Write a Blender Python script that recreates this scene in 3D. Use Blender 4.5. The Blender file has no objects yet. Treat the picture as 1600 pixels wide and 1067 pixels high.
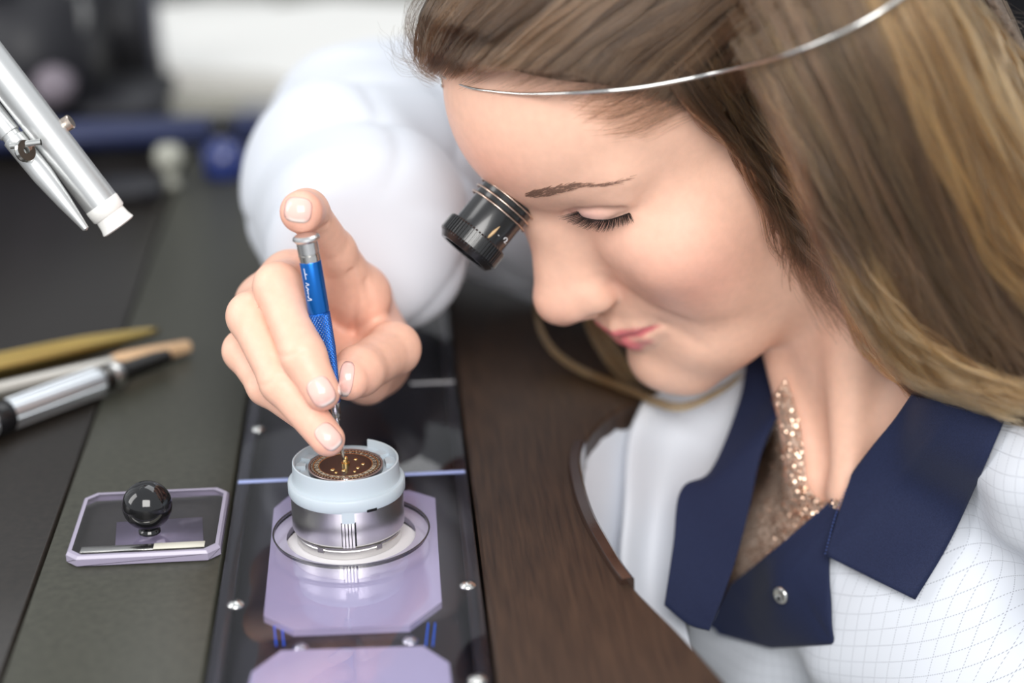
import bpy, bmesh, math, random
import numpy as np
from mathutils import Matrix, Vector

import time as _time; _T0 = _time.time()
def tick(n): pass
# ------------------------------------------------------------------ camera
F, CX, CY = 2867.0, 800.0, 533.5
def _basis():
    pitch, yaw, roll = math.radians(20.8), math.radians(3.9), math.radians(1.0)
    f = np.array([math.sin(yaw)*math.cos(pitch), math.cos(yaw)*math.cos(pitch), -math.sin(pitch)])
    r = np.cross(f, [0, 0, 1]); r /= np.linalg.norm(r); u = np.cross(r, f)
    r2 = r*math.cos(roll) - u*math.sin(roll)
    return r2, np.cross(r2, f), f
CR, CU, CD = _basis()
def ray(px, py): return CR*(px-CX)/F - CU*(py-CY)/F + CD
CAM = -ray(547, 868)*0.70
def W(px, py, d): return CAM + ray(px, py)*d                 # point d metres in front of the lens plane
def G(px, py, z=0.0):
    r = ray(px, py); return CAM + r*((z-CAM[2])/r[2])        # point on the level z
def proj(p):
    v = np.asarray(p)-CAM; d = v@CD
    return np.stack([CX+F*(v@CR)/d, CY-F*(v@CU)/d, d], -1)

scene = bpy.context.scene
cam = bpy.data.cameras.new('camera'); camo = bpy.data.objects.new('camera', cam)
scene.collection.objects.link(camo)
m = Matrix.Identity(4)
for i in range(3):
    m[i][0], m[i][1], m[i][2], m[i][3] = CR[i], CU[i], -CD[i], CAM[i]
camo.matrix_world = m
cam.sensor_width = 36.0; cam.lens = F/1600*36; cam.clip_start = 0.01; cam.clip_end = 60
cam.dof.use_dof = True; cam.dof.focus_distance = 0.712; cam.dof.aperture_fstop = 3.2
scene.camera = camo

# ------------------------------------------------------------------ world, lights, exposure
scene.view_settings.view_transform = 'Standard'; scene.view_settings.look = 'None'
scene.view_settings.exposure = 0.42; scene.view_settings.gamma = 1.0
scene.view_settings.use_curve_mapping = False
world = bpy.data.worlds.new('world'); scene.world = world; world.use_nodes = True
_nt = world.node_tree; _bg = _nt.nodes['Background']
_bg.inputs['Color'].default_value = (0.92, 0.96, 1.0, 1); _bg.inputs['Strength'].default_value = 0.58
def area(name, loc, target, sx, sy, power, col=(1, 1, 1)):
    l = bpy.data.lights.new(name, 'AREA'); l.shape = 'RECTANGLE'; l.size = sx; l.size_y = sy
    l.energy = power; l.color = col
    o = bpy.data.objects.new(name, l); scene.collection.objects.link(o)
    o.location = loc
    o.rotation_euler = (Vector(target)-Vector(loc)).to_track_quat('-Z', 'Y').to_euler()
    return o
area('soft_light', (0.05, -1.5, 1.05), (0.12, 0.08, 0.08), 1.1, 1.0, 28, (1, .98, .95))  # added frontal key behind the camera, softbox-like and out of view
area('soft_light', (-1.45, -0.1, 0.9), (0.1, 0.08, 0.1), .6, 1.2, 9, (1, .985, .97))  # window at the left, out of view
area('ceiling_light', (0.5, 0.9, 1.9), (0.1, 0.2, 0.0), 1.5, 0.9, 9, (.97, .985, 1))

# ------------------------------------------------------------------ helpers
def link(o): scene.collection.objects.link(o); return o
def mesh_np(name, v, f, smooth=True):
    """v (n,3), f (m,3|4) int arrays -> mesh"""
    v = np.ascontiguousarray(v, np.float32); f = np.ascontiguousarray(f, np.int32); k = f.shape[1]
    me = bpy.data.meshes.new(name)
    me.vertices.add(len(v)); me.vertices.foreach_set('co', v.ravel())
    me.loops.add(f.size); me.loops.foreach_set('vertex_index', f.ravel())
    me.polygons.add(len(f)); me.polygons.foreach_set('loop_start', np.arange(0, f.size, k, dtype=np.int32))
    me.polygons.foreach_set('use_smooth', np.full(len(f), smooth))
    me.update(calc_edges=True); me.validate()
    return me
def obj(name, me, mat=None, parent=None):
    o = bpy.data.objects.new(name, me)
    if mat is not None: me.materials.append(mat)
    link(o)
    if parent is not None:
        o.parent = parent; o.matrix_parent_inverse = parent.matrix_basis.inverted()
    return o
def tag(o, label, cat, group=None, kind=None):
    o['label'] = label; o['category'] = cat
    if group: o['group'] = group
    if kind: o['kind'] = kind
    return o
def thing(name, label, cat, group=None):
    return tag(link(bpy.data.objects.new(name, None)), label, cat, group)

# ---- materials
def mat(name, col=(.5, .5, .5), rough=.5, metal=0.0, spec=.5, coat=0.0, sss=0.0, trans=0.0, ior=1.45, sheen=0.0, aniso=0.0, emit=0.0):
    ma = bpy.data.materials.new(name); ma.use_nodes = True
    b = ma.node_tree.nodes['Principled BSDF']; i = b.inputs
    i['Base Color'].default_value = (*col, 1); i['Roughness'].default_value = rough; i['Metallic'].default_value = metal
    i['Specular IOR Level'].default_value = spec; i['Coat Weight'].default_value = coat; i['Coat Roughness'].default_value = .05
    i['IOR'].default_value = ior; i['Transmission Weight'].default_value = trans
    i['Sheen Weight'].default_value = sheen
    if aniso: i['Anisotropic'].default_value = aniso
    if sss:
        i['Subsurface Weight'].default_value = sss; i['Subsurface Scale'].default_value = .004
        i['Subsurface Radius'].default_value = (1.0, .45, .25)
    if emit:
        i['Emission Color'].default_value = (*col, 1); i['Emission Strength'].default_value = emit
    return ma
def N(ma, t, **kw):
    n = ma.node_tree.nodes.new(t)
    for k, v in kw.items():
        if k in n.inputs: n.inputs[k].default_value = v
        else: setattr(n, k, v)
    return n
def L(ma, a, b): ma.node_tree.links.new(a, b)
def bsdf(ma): return ma.node_tree.nodes['Principled BSDF']
def noise_vary(ma, c1, c2, scale=40, detail=4, stretch=(1, 1, 1), rough_to=None, bump=0.0, bump_dist=.001):
    tc = N(ma, 'ShaderNodeTexCoord'); mp = N(ma, 'ShaderNodeMapping'); mp.inputs['Scale'].default_value = stretch
    nz = N(ma, 'ShaderNodeTexNoise'); nz.inputs['Scale'].default_value = scale; nz.inputs['Detail'].default_value = detail
    L(ma, tc.outputs['Object'], mp.inputs['Vector']); L(ma, mp.outputs['Vector'], nz.inputs['Vector'])
    mx = N(ma, 'ShaderNodeMix', data_type='RGBA')
    mx.inputs[6].default_value = (*c1, 1); mx.inputs[7].default_value = (*c2, 1)
    rp = N(ma, 'ShaderNodeMapRange'); rp.inputs[1].default_value = .3; rp.inputs[2].default_value = .7
    L(ma, nz.outputs['Fac'], rp.inputs[0]); L(ma, rp.outputs[0], mx.inputs[0]); L(ma, mx.outputs[2], bsdf(ma).inputs['Base Color'])
    if bump:
        bp = N(ma, 'ShaderNodeBump'); bp.inputs['Strength'].default_value = bump; bp.inputs['Distance'].default_value = bump_dist
        L(ma, nz.outputs['Fac'], bp.inputs['Height']); L(ma, bp.outputs['Normal'], bsdf(ma).inputs['Normal'])
    return ma
def vcol(ma):
    a = N(ma, 'ShaderNodeVertexColor', layer_name='Col'); L(ma, a.outputs['Color'], bsdf(ma).inputs['Base Color']); return ma
def set_col(me, c):
    at = me.color_attributes.new('Col', 'FLOAT_COLOR', 'POINT')
    c = np.concatenate([c, np.ones((len(c), 1))], 1).astype(np.float32); at.data.foreach_set('color', c.ravel())

# ------------------------------------------------------------------ implicit surfaces
f32 = np.float32
def A3(*v): return np.array(v, f32)
def sphere(p, c, r): return np.sqrt(((p-A3(*c))**2).sum(1))-f32(r)
def ell(p, c, r, M=None):
    q = p-A3(*c)
    if M is not None: q = q@M.astype(f32)
    q = q/A3(*r); k0 = np.sqrt((q*q).sum(1))+f32(1e-6); q = q/A3(*r); k1 = np.sqrt((q*q).sum(1))+f32(1e-6)
    return k0*(k0-1)/k1
def rcone(p, a, b, ra, rb):
    a = A3(*a); ab = A3(*b)-a; q = p-a
    t = np.clip((q@ab)/f32(ab@ab+1e-12), 0, 1)
    return np.sqrt(((q-t[:, None]*ab)**2).sum(1))-(f32(ra)+t*f32(rb-ra))
def chain(p, pts, k=0):
    d = None
    for (a, ra), (b, rb) in zip(pts[:-1], pts[1:]):
        e = rcone(p, a, b, ra, rb); d = e if d is None else (smin(d, e, k) if k else np.minimum(d, e))
    return d
def smin(a, b, k):
    k = np.asarray(k, f32); h = np.maximum(k-np.abs(a-b), 0)/k; return np.minimum(a, b)-h*h*k*f32(.25)
def smax(a, b, k): return -smin(-a, -b, k)

def surfnet(f, lo, hi, h, newton=2, slack=1.25):
    """naive surface nets on the sparse blocks near f = 0; f takes (n,3) float32"""
    B = 8; lo = np.array(lo, f32); nb = np.maximum(1, np.ceil((np.array(hi)-lo)/(B*h)).astype(int))
    ii = np.stack(np.meshgrid(*[np.arange(n) for n in nb], indexing='ij'), -1).reshape(-1, 3)
    cen = lo+(ii+.5).astype(f32)*f32(B*h)
    act = ii[np.abs(f(cen)) < B*h*.8661*slack+h]
    g = np.stack(np.meshgrid(*[np.arange(B+1)]*3, indexing='ij'), -1).reshape(-1, 3)
    S = nb*B+3
    keys, verts, edges = [], [], [[], [], []]
    for c0 in range(0, len(act), 600):
        a = act[c0:c0+600]
        idx = a[:, None, :]*B+g[None]
        val = f((lo+idx.reshape(-1, 3).astype(f32)*f32(h))).reshape(len(a), B+1, B+1, B+1)
        val = np.where(val == 0, f32(1e-9), val); s = val < 0
        cor = [(i, j, k) for i in (0, 1) for j in (0, 1) for k in (0, 1)]
        sl = lambda arr, c: arr[:, c[0]:c[0]+B, c[1]:c[1]+B, c[2]:c[2]+B]
        cnt = sum(sl(s, c).astype(np.int8) for c in cor)
        cm = (cnt > 0) & (cnt < 8)
        acc = np.zeros(cm.shape+(3,), f32); n = np.zeros(cm.shape, f32)
        for ax in range(3):
            for c in cor:
                if c[ax]: continue
                d = list(c); d[ax] = 1; va, vb = sl(val, c), sl(val, tuple(d))
                x = (va < 0) != (vb < 0); t = np.where(x, va/np.where(x, va-vb, 1), 0)
                for q in range(3):
                    acc[..., q] += np.where(x, c[q]+(t if q == ax else 0), 0)
                n += x
                if c == (0, 0, 0):
                    w = np.argwhere(x)
                    ci = a[w[:, 0]]*B+w[:, 1:]
                    edges[ax].append(np.concatenate([ci, sl(s, c)[x][:, None].astype(int)], 1))
        w = np.argwhere(cm); ci = a[w[:, 0]]*B+w[:, 1:]
        keys.append((ci[:, 0]*S[1]+ci[:, 1])*S[2]+ci[:, 2])
        verts.append(lo+(ci+acc[cm]/n[cm][:, None]).astype(f32)*f32(h))
    keys = np.concatenate(keys); verts = np.concatenate(verts)
    o = np.argsort(keys); keys = keys[o]; verts = verts[o]
    faces = []
    for ax in range(3):
        e = np.concatenate(edges[ax]); c = e[:, :3]; u, v = (ax+1) % 3, (ax+2) % 3
        qs = []
        for du, dv in ((0, 0), (-1, 0), (-1, -1), (0, -1)):
            cc = c.copy(); cc[:, u] += du; cc[:, v] += dv
            k = (cc[:, 0]*S[1]+cc[:, 1])*S[2]+cc[:, 2]; k[(cc < 0).any(1)] = -1
            j = np.minimum(np.searchsorted(keys, k), len(keys)-1); qs.append(np.where(keys[j] == k, j, -1))
        q = np.stack(qs, 1); ok = (q >= 0).all(1); q = q[ok]; flip = e[ok, 3] == 0
        q[flip] = q[flip][:, ::-1]; faces.append(q)
    faces = np.concatenate(faces)
    for _ in range(newton):
        v0 = f(verts); gr = grad(f, verts, h*.5); verts = verts-gr*(np.clip(v0, -h, h)/np.maximum((gr*gr).sum(1), .15))[:, None]
    return verts, faces
def grad(f, p, e):
    e = f32(e); return np.stack([(f(p+A3(*(e*np.eye(3)[i])))-f(p-A3(*(e*np.eye(3)[i]))))/(2*e) for i in range(3)], 1)
def march(f, px, py, dstart, dend, unit=1000.0, n=60):
    """distance along the view rays of pixels to f = 0 (f in mm); nan where missed"""
    px, py = np.asarray(px, float), np.asarray(py, float)
    r = CR*((px-CX)/F)[:, None]-CU*((py-CY)/F)[:, None]+CD
    rl = np.linalg.norm(r, axis=1); d = np.full(len(px), dstart)
    for _ in range(n):
        v = f(((CAM+r*d[:, None])*unit).astype(f32)); d = np.minimum(d+v/unit/rl*.85, dend)
    v = f(((CAM+r*d[:, None])*unit).astype(f32))
    return np.where((np.abs(v) < 1.5) & (d < dend-1e-6), d, np.nan)

# ------------------------------------------------------------------ the woman: head shape (head frame in mm: x forward, y her left, z up)
HS = 0.97
HR = np.array([[-0.77233379, 0.35212592, -0.52868502], [-0.28787688, -0.93594203, -0.20282850], [-0.56623971, -0.00445510, 0.82422858]])
HT = np.array([.1540, .1173, .1554])*1000
def to_head(p): return ((p-HT.astype(f32))@HR.astype(f32))/f32(HS)
def from_head(q): return (np.asarray(q)*HS)@HR.T+HT
LIP_UP = [((98.6, 0, -62.4), 3.6), ((97.6, 7, -62.0), 3.7), ((91.5, 16, -63.0), 3.0), ((84, 24, -64.2), 1.5)]
LIP_LOW = [((95.6, 0, -71.0), 4.8), ((94.6, 8, -70.7), 4.5), ((89.6, 16.5, -68.0), 3.3), ((83.5, 24, -65.6), 1.5)]
GROOVES = [([(88, 16, 4.5), (88, 24, 9.5), (86.5, 33, 10.6), (82, 41, 9.6), (77, 49, 6.5)], 1.2, 2.0),
           ([(91, 19, -37), (88, 27, -44), (84, 34, -53), (81, 38, -60)], 1.1, 5),
           ([(86, 28, -61), (83, 32, -66), (79, 36, -76)], .7, 4.5),
           ([(103, 0, -65.6), (100.5, 8, -65.8), (96, 16, -64.8), (90, 23, -63.2), (86, 27.5, -62.2)], 2.0, 1.5)]
def head_sdf(q):
    s = q.copy(); s[:, 1] = np.abs(q[:, 1]); x, y, z = s[:, 0], s[:, 1], s[:, 2]
    d = ell(s, (-6, 0, 42), (98, 73, 78))
    d = smin(d, ell(s, (46, 0, 36), (58, 57, 50)), 22)                       # forehead
    d = smin(d, ell(s, (36, 0, -30), (55, 58, 72)), 22)                      # mid face
    d = smin(d, rcone(s, (16, 44, -80), (80, 11, -101), 15, 13), 26)         # jaw
    d = smin(d, rcone(s, (8, 54, -20), (16, 44, -80), 16, 15), 24)
    d = smin(d, ell(s, (84, 0, -94), (18.5, 19, 16)), 12)                    # chin
    d = smin(d, ell(s, (71.5, 0, -62), (27, 28, 25)), 13)                      # muzzle
    d = smin(d, ell(s, (62, 42, -27), (23, 21, 20)), 22)                     # cheekbone
    d = smin(d, ell(s, (57, 32, -52), (20, 20, 24)), 18)                     # cheek
    d = smax(d, -ell(s, (103, 29, 1.5), (19, 18, 11)), 16)                     # eye socket
    d = smin(d, rcone(s, (85.5, 15, 18), (68, 46, 19), 9, 8), 12)              # brow
    d = smin(d, rcone(s, (90, 0, 14), (92.5, 0, 2), 9, 7), 10)
    d = smin(d, ell(s, (66, 22, -84), (20, 19, 17)), 14)                     # beside the chin
    d = smin(d, rcone(s, (84, 19, 13.5), (72.5, 45, 11), 5.5, 5.5), 6)       # fold above the lid
    d = smin(d, ell(s, (72, 31, -14), (13, 17, 10)), 12)                     # below the eye
    # closed, down-looking eye: lid ball with a step at its margin
    zm = f32(1.4)+((y-31)/f32(14.5))**2*f32(2.6)
    up = 1/(1+np.exp(-np.clip((z-zm)/f32(.45), -30, 30)))
    e = sphere(s, (73.2, 30.5, 4.5), 12.2)-up*f32(1.9)
    d = smin(d, e, 4)
    # nose
    n = rcone(s, (90.5, 0, 4), (109.5, 0, -31), 6.5, 8.6)
    n = smin(n, rcone(s, (84, 7, -2), (92, 9, -32), 4.5, 5), 12)
    n = smin(n, rcone(s, (92, 5.5, -8), (101, 7.5, -31), 5.5, 6.5), 10)
    t = sphere(s, (110.8, 0, -36.4), 9.7)
    t = smin(t, ell(s, (103, 8, -38), (10, 6.5, 8)), 7)
    t = smin(t, ell(s, (96.5, 13, -39.5), (8, 5.6, 7.4)), 5)                 # wing
    t = smin(t, rcone(s, (111, 0, -43), (101, 0, -49), 4.5, 5), 4)
    t = smax(t, -ell(s, (105.5, 7.2, -49.5), (6, 2.8, 4.0)), 2)
    n = smin(n, t, 6)
    d = smin(d, n, 3.2+np.clip((z+42)/f32(16), 0, 1)*f32(10))
    # lips
    d = smin(d, chain(s, LIP_UP, 2), 5); d = smin(d, chain(s, LIP_LOW, 2), 5)
    for pts, depth, wd in GROOVES: d = d+f32(depth)*np.exp(-(chain(s, [(q, 0) for q in pts])/f32(wd))**2)
    # ear
    ec, es = math.cos(.35), math.sin(.35)
    M = np.array([[ec, es, 0], [-es, ec, 0], [0, 0, 1]])
    r_ = ell(s, (-8, 72, -6), (15, 5, 27), M); r_ = smax(r_, -ell(s, (-5, 78, -2), (8.5, 5, 17), M), 3)
    d = smin(d, r_, 4)
    return d
# torso landmarks in world mm
NOTCH = W(1268, 765, .775)*1000
TF = np.array([-.80, -.46, -.40]); TF /= np.linalg.norm(TF)
TU = np.array([-.42, -.05, .90]); TU -= TF*(TU@TF); TU /= np.linalg.norm(TU); TL = np.cross(TU, TF)
def tor(f, l, u): return NOTCH+TF*f+TL*l+TU*u
NB = W(1440, 690, .800)*1000                                        # middle of the neck's base
RSH = np.array([196., 205., 58.])
HB = from_head([-26, 0, -50])
def neck_sdf(p):
    d = rcone(p, HB, NB, 44, 43)
    for sg in (1, -1):                                     # sternomastoids and collar bones
        d = smin(d, rcone(p, from_head([-20, 50*sg, -50]), tor(-8, 13*sg, -2), 9, 7), 14)
        d = smin(d, rcone(p, tor(-12, 16*sg, -8), tor(-52, 112, -6) if sg > 0 else (RSH+NOTCH)*.5, 8, 9), 12)
        d = smin(d, rcone(p, NB+TU*2-TF*14, tor(-74, 135, -16) if sg > 0 else RSH, 32, 34), 26)
    return d
def chest_sdf(p):
    M = np.stack([TF, TL, TU], 1)
    d = ell(p, tor(-88, 0, -120), (88, 150, 165), M)
    d = smin(d, ell(p, tor(-8, 0, -85), (48, 95, 72), M), 30)
    for sg in (1, -1):
        d = smin(d, sphere(p, tor(-68, 150, -20) if sg > 0 else RSH, 46), 40)
        d = smin(d, ell(p, tor(0, 62*sg, -135), (58, 62, 62), M), 40)
    return d
def body_sdf(p):
    return smin(smin(head_sdf(to_head(p))*f32(HS), neck_sdf(p), 9), chest_sdf(p), 16)

# ------------------------------------------------------------------ her right hand (world mm)
def Wm(x, y, d): return W(x, y, d)*1000
WRIST = Wm(562, 468, .832)
FING = {
 'index':  [((563, 462, .768), 10.5), ((522, 392, .742), 8.4), ((479, 330, .715), 8.2), ((471, 331, .694), 8.2)],
 'middle': [((455, 440, .748), 10.5), ((434, 448, .708), 9.0), ((474, 556, .694), 8.2), ((503, 613, .690), 7.0)],
 'ring':   [((415, 475, .755), 10.0), ((392, 494, .716), 9.0), ((440, 597, .702), 8.0), ((512, 686, .694), 6.6)],
 'pinky':  [((410, 530, .765), 9.5), ((381, 548, .734), 8.0), ((416, 604, .722), 7.0), ((478, 652, .712), 6.0)],
 'thumb':  [((588, 515, .800), 11), ((608, 542, .775), 10.5), ((615, 545, .752), 10.6), ((560, 580, .722), 9.6), ((545, 592, .714), 8.4)]}
FING = {k: [(Wm(*a), r) for a, r in v] for k, v in FING.items()}
def palm_sdf(p):
    d = None
    for k, rw in (('index', 15), ('middle', 15), ('ring', 14), ('pinky', 14)):
        e = rcone(p, WRIST, FING[k][0][0], 14.5, FING[k][0][1]+1.5); d = e if d is None else smin(d, e, 9)
    d = smin(d, chain(p, [(WRIST, 14), (Wm(596, 568, .80), 11.5), (Wm(574, 596, .775), 9.5)]), 9)      # heel under the thumb
    d = smin(d, rcone(p, Wm(585, 555, .79), Wm(470, 560, .765), 12, 12), 12)
    d = smin(d, rcone(p, WRIST, WRIST+(Wm(600, 330, .93)-WRIST)*.6, 16, 20), 12)                     # forearm start
    return d
def hand_sdf(p):
    pm = palm_sdf(p); d = None
    for k, v in FING.items():
        e = smin(chain(p, v, 3.5), pm, 8 if k != 'thumb' else 11)
        d = e if d is None else smin(d, e, .8)
    for pts, dp, w in HGROOVES: d = d+f32(dp)*np.exp(-(chain(p, [(q, 0) for q in pts])/f32(w))**2)
    return d
HGROOVES = []
def _hg():
    for pts, dp, w in (([(548, 425), (556, 470), (552, 520)], 1.0, 1.6), ([(572, 440), (582, 480), (572, 525)], .6, 1.8), ([(425, 556), (450, 556), (474, 548)], .35, 1.2), ([(392, 600), (415, 602), (436, 590)], .3, 1.2), ([(498, 358), (512, 350)], .6, 1.4)):
        q = np.array(pts, float); d = march(hand_sdf, q[:, 0], q[:, 1], .6, .9)
        if np.isfinite(d).all(): HGROOVES.append(([W(x, y, z)*1000 for (x, y), z in zip(q, d)], dp, w))
_hg()

# ------------------------------------------------------------------ mesh builders
def cat_rom(P, n):
    """resample control rows (k, ...) to n rows, Catmull-Rom"""
    P = np.asarray(P, float); k = len(P)
    if k == 2: t = np.linspace(0, 1, n).reshape((-1,)+(1,)*(P.ndim-1)); return P[0]*(1-t)+P[1]*t
    E = np.concatenate([(2*P[:1]-P[1:2]), P, (2*P[-1:]-P[-2:-1])]); s = np.linspace(0, k-1, n); i = np.minimum(s.astype(int), k-2)
    t = (s-i).reshape((-1,)+(1,)*(P.ndim-1)); a, b, c, d = E[i], E[i+1], E[i+2], E[i+3]
    return .5*(2*b+(c-a)*t+(2*a-5*b+4*c-d)*t*t+(3*b-a-3*c+d)*t**3)
def arc_resample(P, n):
    """resample a control polyline to n points evenly spaced along a smooth curve"""
    Q = cat_rom(P, max(80, 12*len(P))); s = np.concatenate([[0], np.cumsum(np.linalg.norm(np.diff(Q, axis=0), axis=1))])
    u = np.linspace(0, s[-1], n); return np.stack([np.interp(u, s, Q[:, i]) for i in range(Q.shape[1])], 1)
def grid_faces(r, c, wrap=False):
    i, j = np.meshgrid(np.arange(r-1), np.arange(c if wrap else c-1), indexing='ij'); i, j = i.ravel(), j.ravel(); k = (j+1) % c
    return np.stack([i*c+j, i*c+k, (i+1)*c+k, (i+1)*c+j], 1)
def gnormals(g):
    a = np.gradient(g, axis=0); b = np.gradient(g, axis=1); n = np.cross(a, b); return n/(np.linalg.norm(n, axis=2, keepdims=True)+1e-12)
def slab(g, th):
    """(r,c,3) surface -> closed sheet of thickness th"""
    r, c = g.shape[:2]; n = gnormals(g)*th*.5; v = np.concatenate([(g+n).reshape(-1, 3), (g-n).reshape(-1, 3)])
    f = grid_faces(r, c); o = r*c
    rim = np.concatenate([np.arange(c), np.arange(1, r)*c+c-1, (r-1)*c+np.arange(c-2, -1, -1), np.arange(r-2, 0, -1)*c])
    nx = np.roll(rim, -1)
    return v, np.concatenate([f, f[:, ::-1]+o, np.stack([rim, rim+o, nx+o, nx], 1)])
def tube(P, rad, sides=10, flat=1.0, cap=True):
    P = np.asarray(P, float); n = len(P); rad = np.broadcast_to(np.asarray(rad, float), (n,))
    T = np.gradient(P, axis=0); T /= np.linalg.norm(T, axis=1)[:, None]+1e-12
    u = np.cross(T[0], [0, 0, 1.]); u = u if np.linalg.norm(u) > 1e-3 else np.cross(T[0], [1., 0, 0]); u /= np.linalg.norm(u)
    V = []; a = np.arange(sides)*2*math.pi/sides
    for i in range(n):
        u = u-T[i]*(u@T[i]); u /= np.linalg.norm(u); w = np.cross(T[i], u)
        V.append(P[i]+rad[i]*(np.cos(a)[:, None]*u*flat+np.sin(a)[:, None]*w))
    v = np.concatenate(V); f = grid_faces(n, sides, True)
    if cap:
        v = np.concatenate([v, P[:1], P[-1:]]); k = np.arange(sides); k2 = (k+1) % sides; a0, a1 = n*sides, n*sides+1
        f = np.concatenate([f, np.stack([k2, k, np.full(sides, a0), np.full(sides, a0)], 1), np.stack([(n-1)*sides+k, (n-1)*sides+k2, np.full(sides, a1), np.full(sides, a1)], 1)])
    return v, f
def lathe(prof, n=64, A=None):
    """profile [(r,z)] -> surface of revolution (quads), then A (3x4) if given"""
    prof = np.array(prof, float); a = np.arange(n)*2*math.pi/n
    v = np.stack([prof[:, 0:1]*np.cos(a), prof[:, 0:1]*np.sin(a), np.repeat(prof[:, 1:2], n, 1)], 2).reshape(-1, 3); f = grid_faces(len(prof), n, True)
    return (xf(A, v) if A is not None else v), f
def xf(A, v): return np.asarray(v)@A[:, :3].T+A[:, 3]
def frame(o, z, x=(1, 0, 0)):
    z = np.array(z, float); z /= np.linalg.norm(z); x = np.array(x, float); x = x-z*(x@z); x /= np.linalg.norm(x)
    return np.stack([x, np.cross(z, x), z, np.array(o, float)], 1)
def prism(poly, z0, z1, bev=0.0, A=None):
    """polygon (x,y) extruded z0..z1 with chamfered top rim"""
    P = np.array(poly, float); n = len(P); c = P.mean(0)
    def inset(d):
        a = np.roll(P, 1, 0)-P; b = np.roll(P, -1, 0)-P; a /= np.linalg.norm(a, axis=1)[:, None]; b /= np.linalg.norm(b, axis=1)[:, None]
        m = np.stack([-b[:, 1], b[:, 0]], 1); m2 = np.stack([a[:, 1], -a[:, 0]], 1); q = m+m2; q /= np.linalg.norm(q, axis=1)[:, None]
        return P+q*(d/np.maximum(.3, (q*m).sum(1)))[:, None]
    rings = [(P, z0), (P, z1-bev), (inset(bev), z1)] if bev else [(P, z0), (P, z1)]
    v = np.concatenate([np.c_[r, np.full(n, z)] for r, z in rings]); f = [list(x) for x in grid_faces(len(rings), n, True)]
    f.append(list(range(n))[::-1]); f.append([(len(rings)-1)*n+i for i in range(n)])
    return (xf(A, v) if A is not None else v), f
def mesh_any(name, v, f, smooth=False):
    me = bpy.data.meshes.new(name); me.from_pydata([tuple(x) for x in np.asarray(v)], [], [tuple(int(i) for i in x) for x in f]); me.update()
    if smooth: me.polygons.foreach_set('use_smooth', [True]*len(me.polygons))
    return me
def join(*parts):
    V, Fc, o = [], [], 0
    for v, f in parts: V.append(np.asarray(v)); Fc.append(np.asarray(f)+o); o += len(v)
    return np.concatenate(V), np.concatenate(Fc)
def autosmooth(o, ang=35):
    me = o.data; bm = bmesh.new(); bm.from_mesh(me); bmesh.ops.recalc_face_normals(bm, faces=bm.faces)
    for e in bm.edges:
        if len(e.link_faces) == 2 and e.calc_face_angle(0) > math.radians(ang): e.smooth = False
    bm.to_mesh(me); bm.free(); me.polygons.foreach_set('use_smooth', [True]*len(me.polygons)); return o
def curves(name, P, R, ma, parent, tint=None):
    """P: list of (k,3) arrays, R: list of (k,) radii -> hair curves object"""
    hc = bpy.data.hair_curves.new(name); hc.add_curves([len(p) for p in P])
    hc.attributes['position'].data.foreach_set('vector', np.concatenate(P).astype(np.float32).ravel())
    ra = hc.attributes.get('radius') or hc.attributes.new('radius', 'FLOAT', 'POINT'); ra.data.foreach_set('value', np.concatenate(R).astype(np.float32))
    if tint is not None: hc.attributes.new('tint', 'FLOAT', 'CURVE').data.foreach_set('value', np.array(tint, np.float32))
    hc.materials.append(ma); return obj(name, hc, None, parent)
rng = np.random.default_rng(7)
def smoothstep(a, b, x): t = np.clip((x-a)/(b-a), 0, 1); return t*t*(3-2*t)
def in_poly(px, py, poly):
    c = np.zeros(len(px), bool); P = poly
    for (x0, y0), (x1, y1) in zip(P, P[1:]+P[:1]):
        k = ((y0 > py) != (y1 > py)) & (px < (x1-x0)*(py-y0)/((y1-y0) if y1 != y0 else 1e-9)+x0); c ^= k
    return c

# ------------------------------------------------------------------ the woman: skin
person = thing('person', 'woman with long brown hair in a white lab coat, bent over the bench', 'person')
person.location = tuple(NB/1000-np.array([0, 0, NB[2]/1000]))
M_skin = mat('skin', (.7, .45, .36), .42, spec=.42, sss=.16); vcol(M_skin)
_n = N(M_skin, 'ShaderNodeTexNoise'); _n.inputs['Scale'].default_value = 900; _n.inputs['Detail'].default_value = 2
_b = N(M_skin, 'ShaderNodeBump'); _b.inputs['Strength'].default_value = .12; _b.inputs['Distance'].default_value = .0004
_t = N(M_skin, 'ShaderNodeTexCoord'); L(M_skin, _t.outputs['Object'], _n.inputs['Vector']); L(M_skin, _n.outputs['Fac'], _b.inputs['Height']); L(M_skin, _b.outputs['Normal'], bsdf(M_skin).inputs['Normal'])
_nn = N(M_skin, 'ShaderNodeTexNoise'); _nn.inputs['Scale'].default_value = 260; _nn.inputs['Detail'].default_value = 5; _mr = N(M_skin, 'ShaderNodeMapRange'); _mr.inputs[3].default_value = .90; _mr.inputs[4].default_value = 1.08; _mm = N(M_skin, 'ShaderNodeMix', data_type='RGBA', blend_type='MULTIPLY'); _mm.inputs[0].default_value = 1
_vc = [n for n in M_skin.node_tree.nodes if n.bl_idname == 'ShaderNodeVertexColor'][0]; L(M_skin, _t.outputs['Object'], _nn.inputs['Vector']); L(M_skin, _nn.outputs['Fac'], _mr.inputs[0]); L(M_skin, _vc.outputs['Color'], _mm.inputs[6]); L(M_skin, _mr.outputs[0], _mm.inputs[7]); L(M_skin, _mm.outputs[2], bsdf(M_skin).inputs['Base Color'])
SKIN, PINK, LIP = np.array([.81, .50, .375]), np.array([.80, .36, .28]), np.array([.68, .17, .19])
tick('a')
hc_ = from_head([[x, y, z] for x in (-112, 128) for y in (-88, 88) for z in (-122, 128)])
bv, bf = surfnet(body_sdf, np.minimum(hc_.min(0), NOTCH-55), hc_.max(0), 1.1)
tick('body net')
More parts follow.
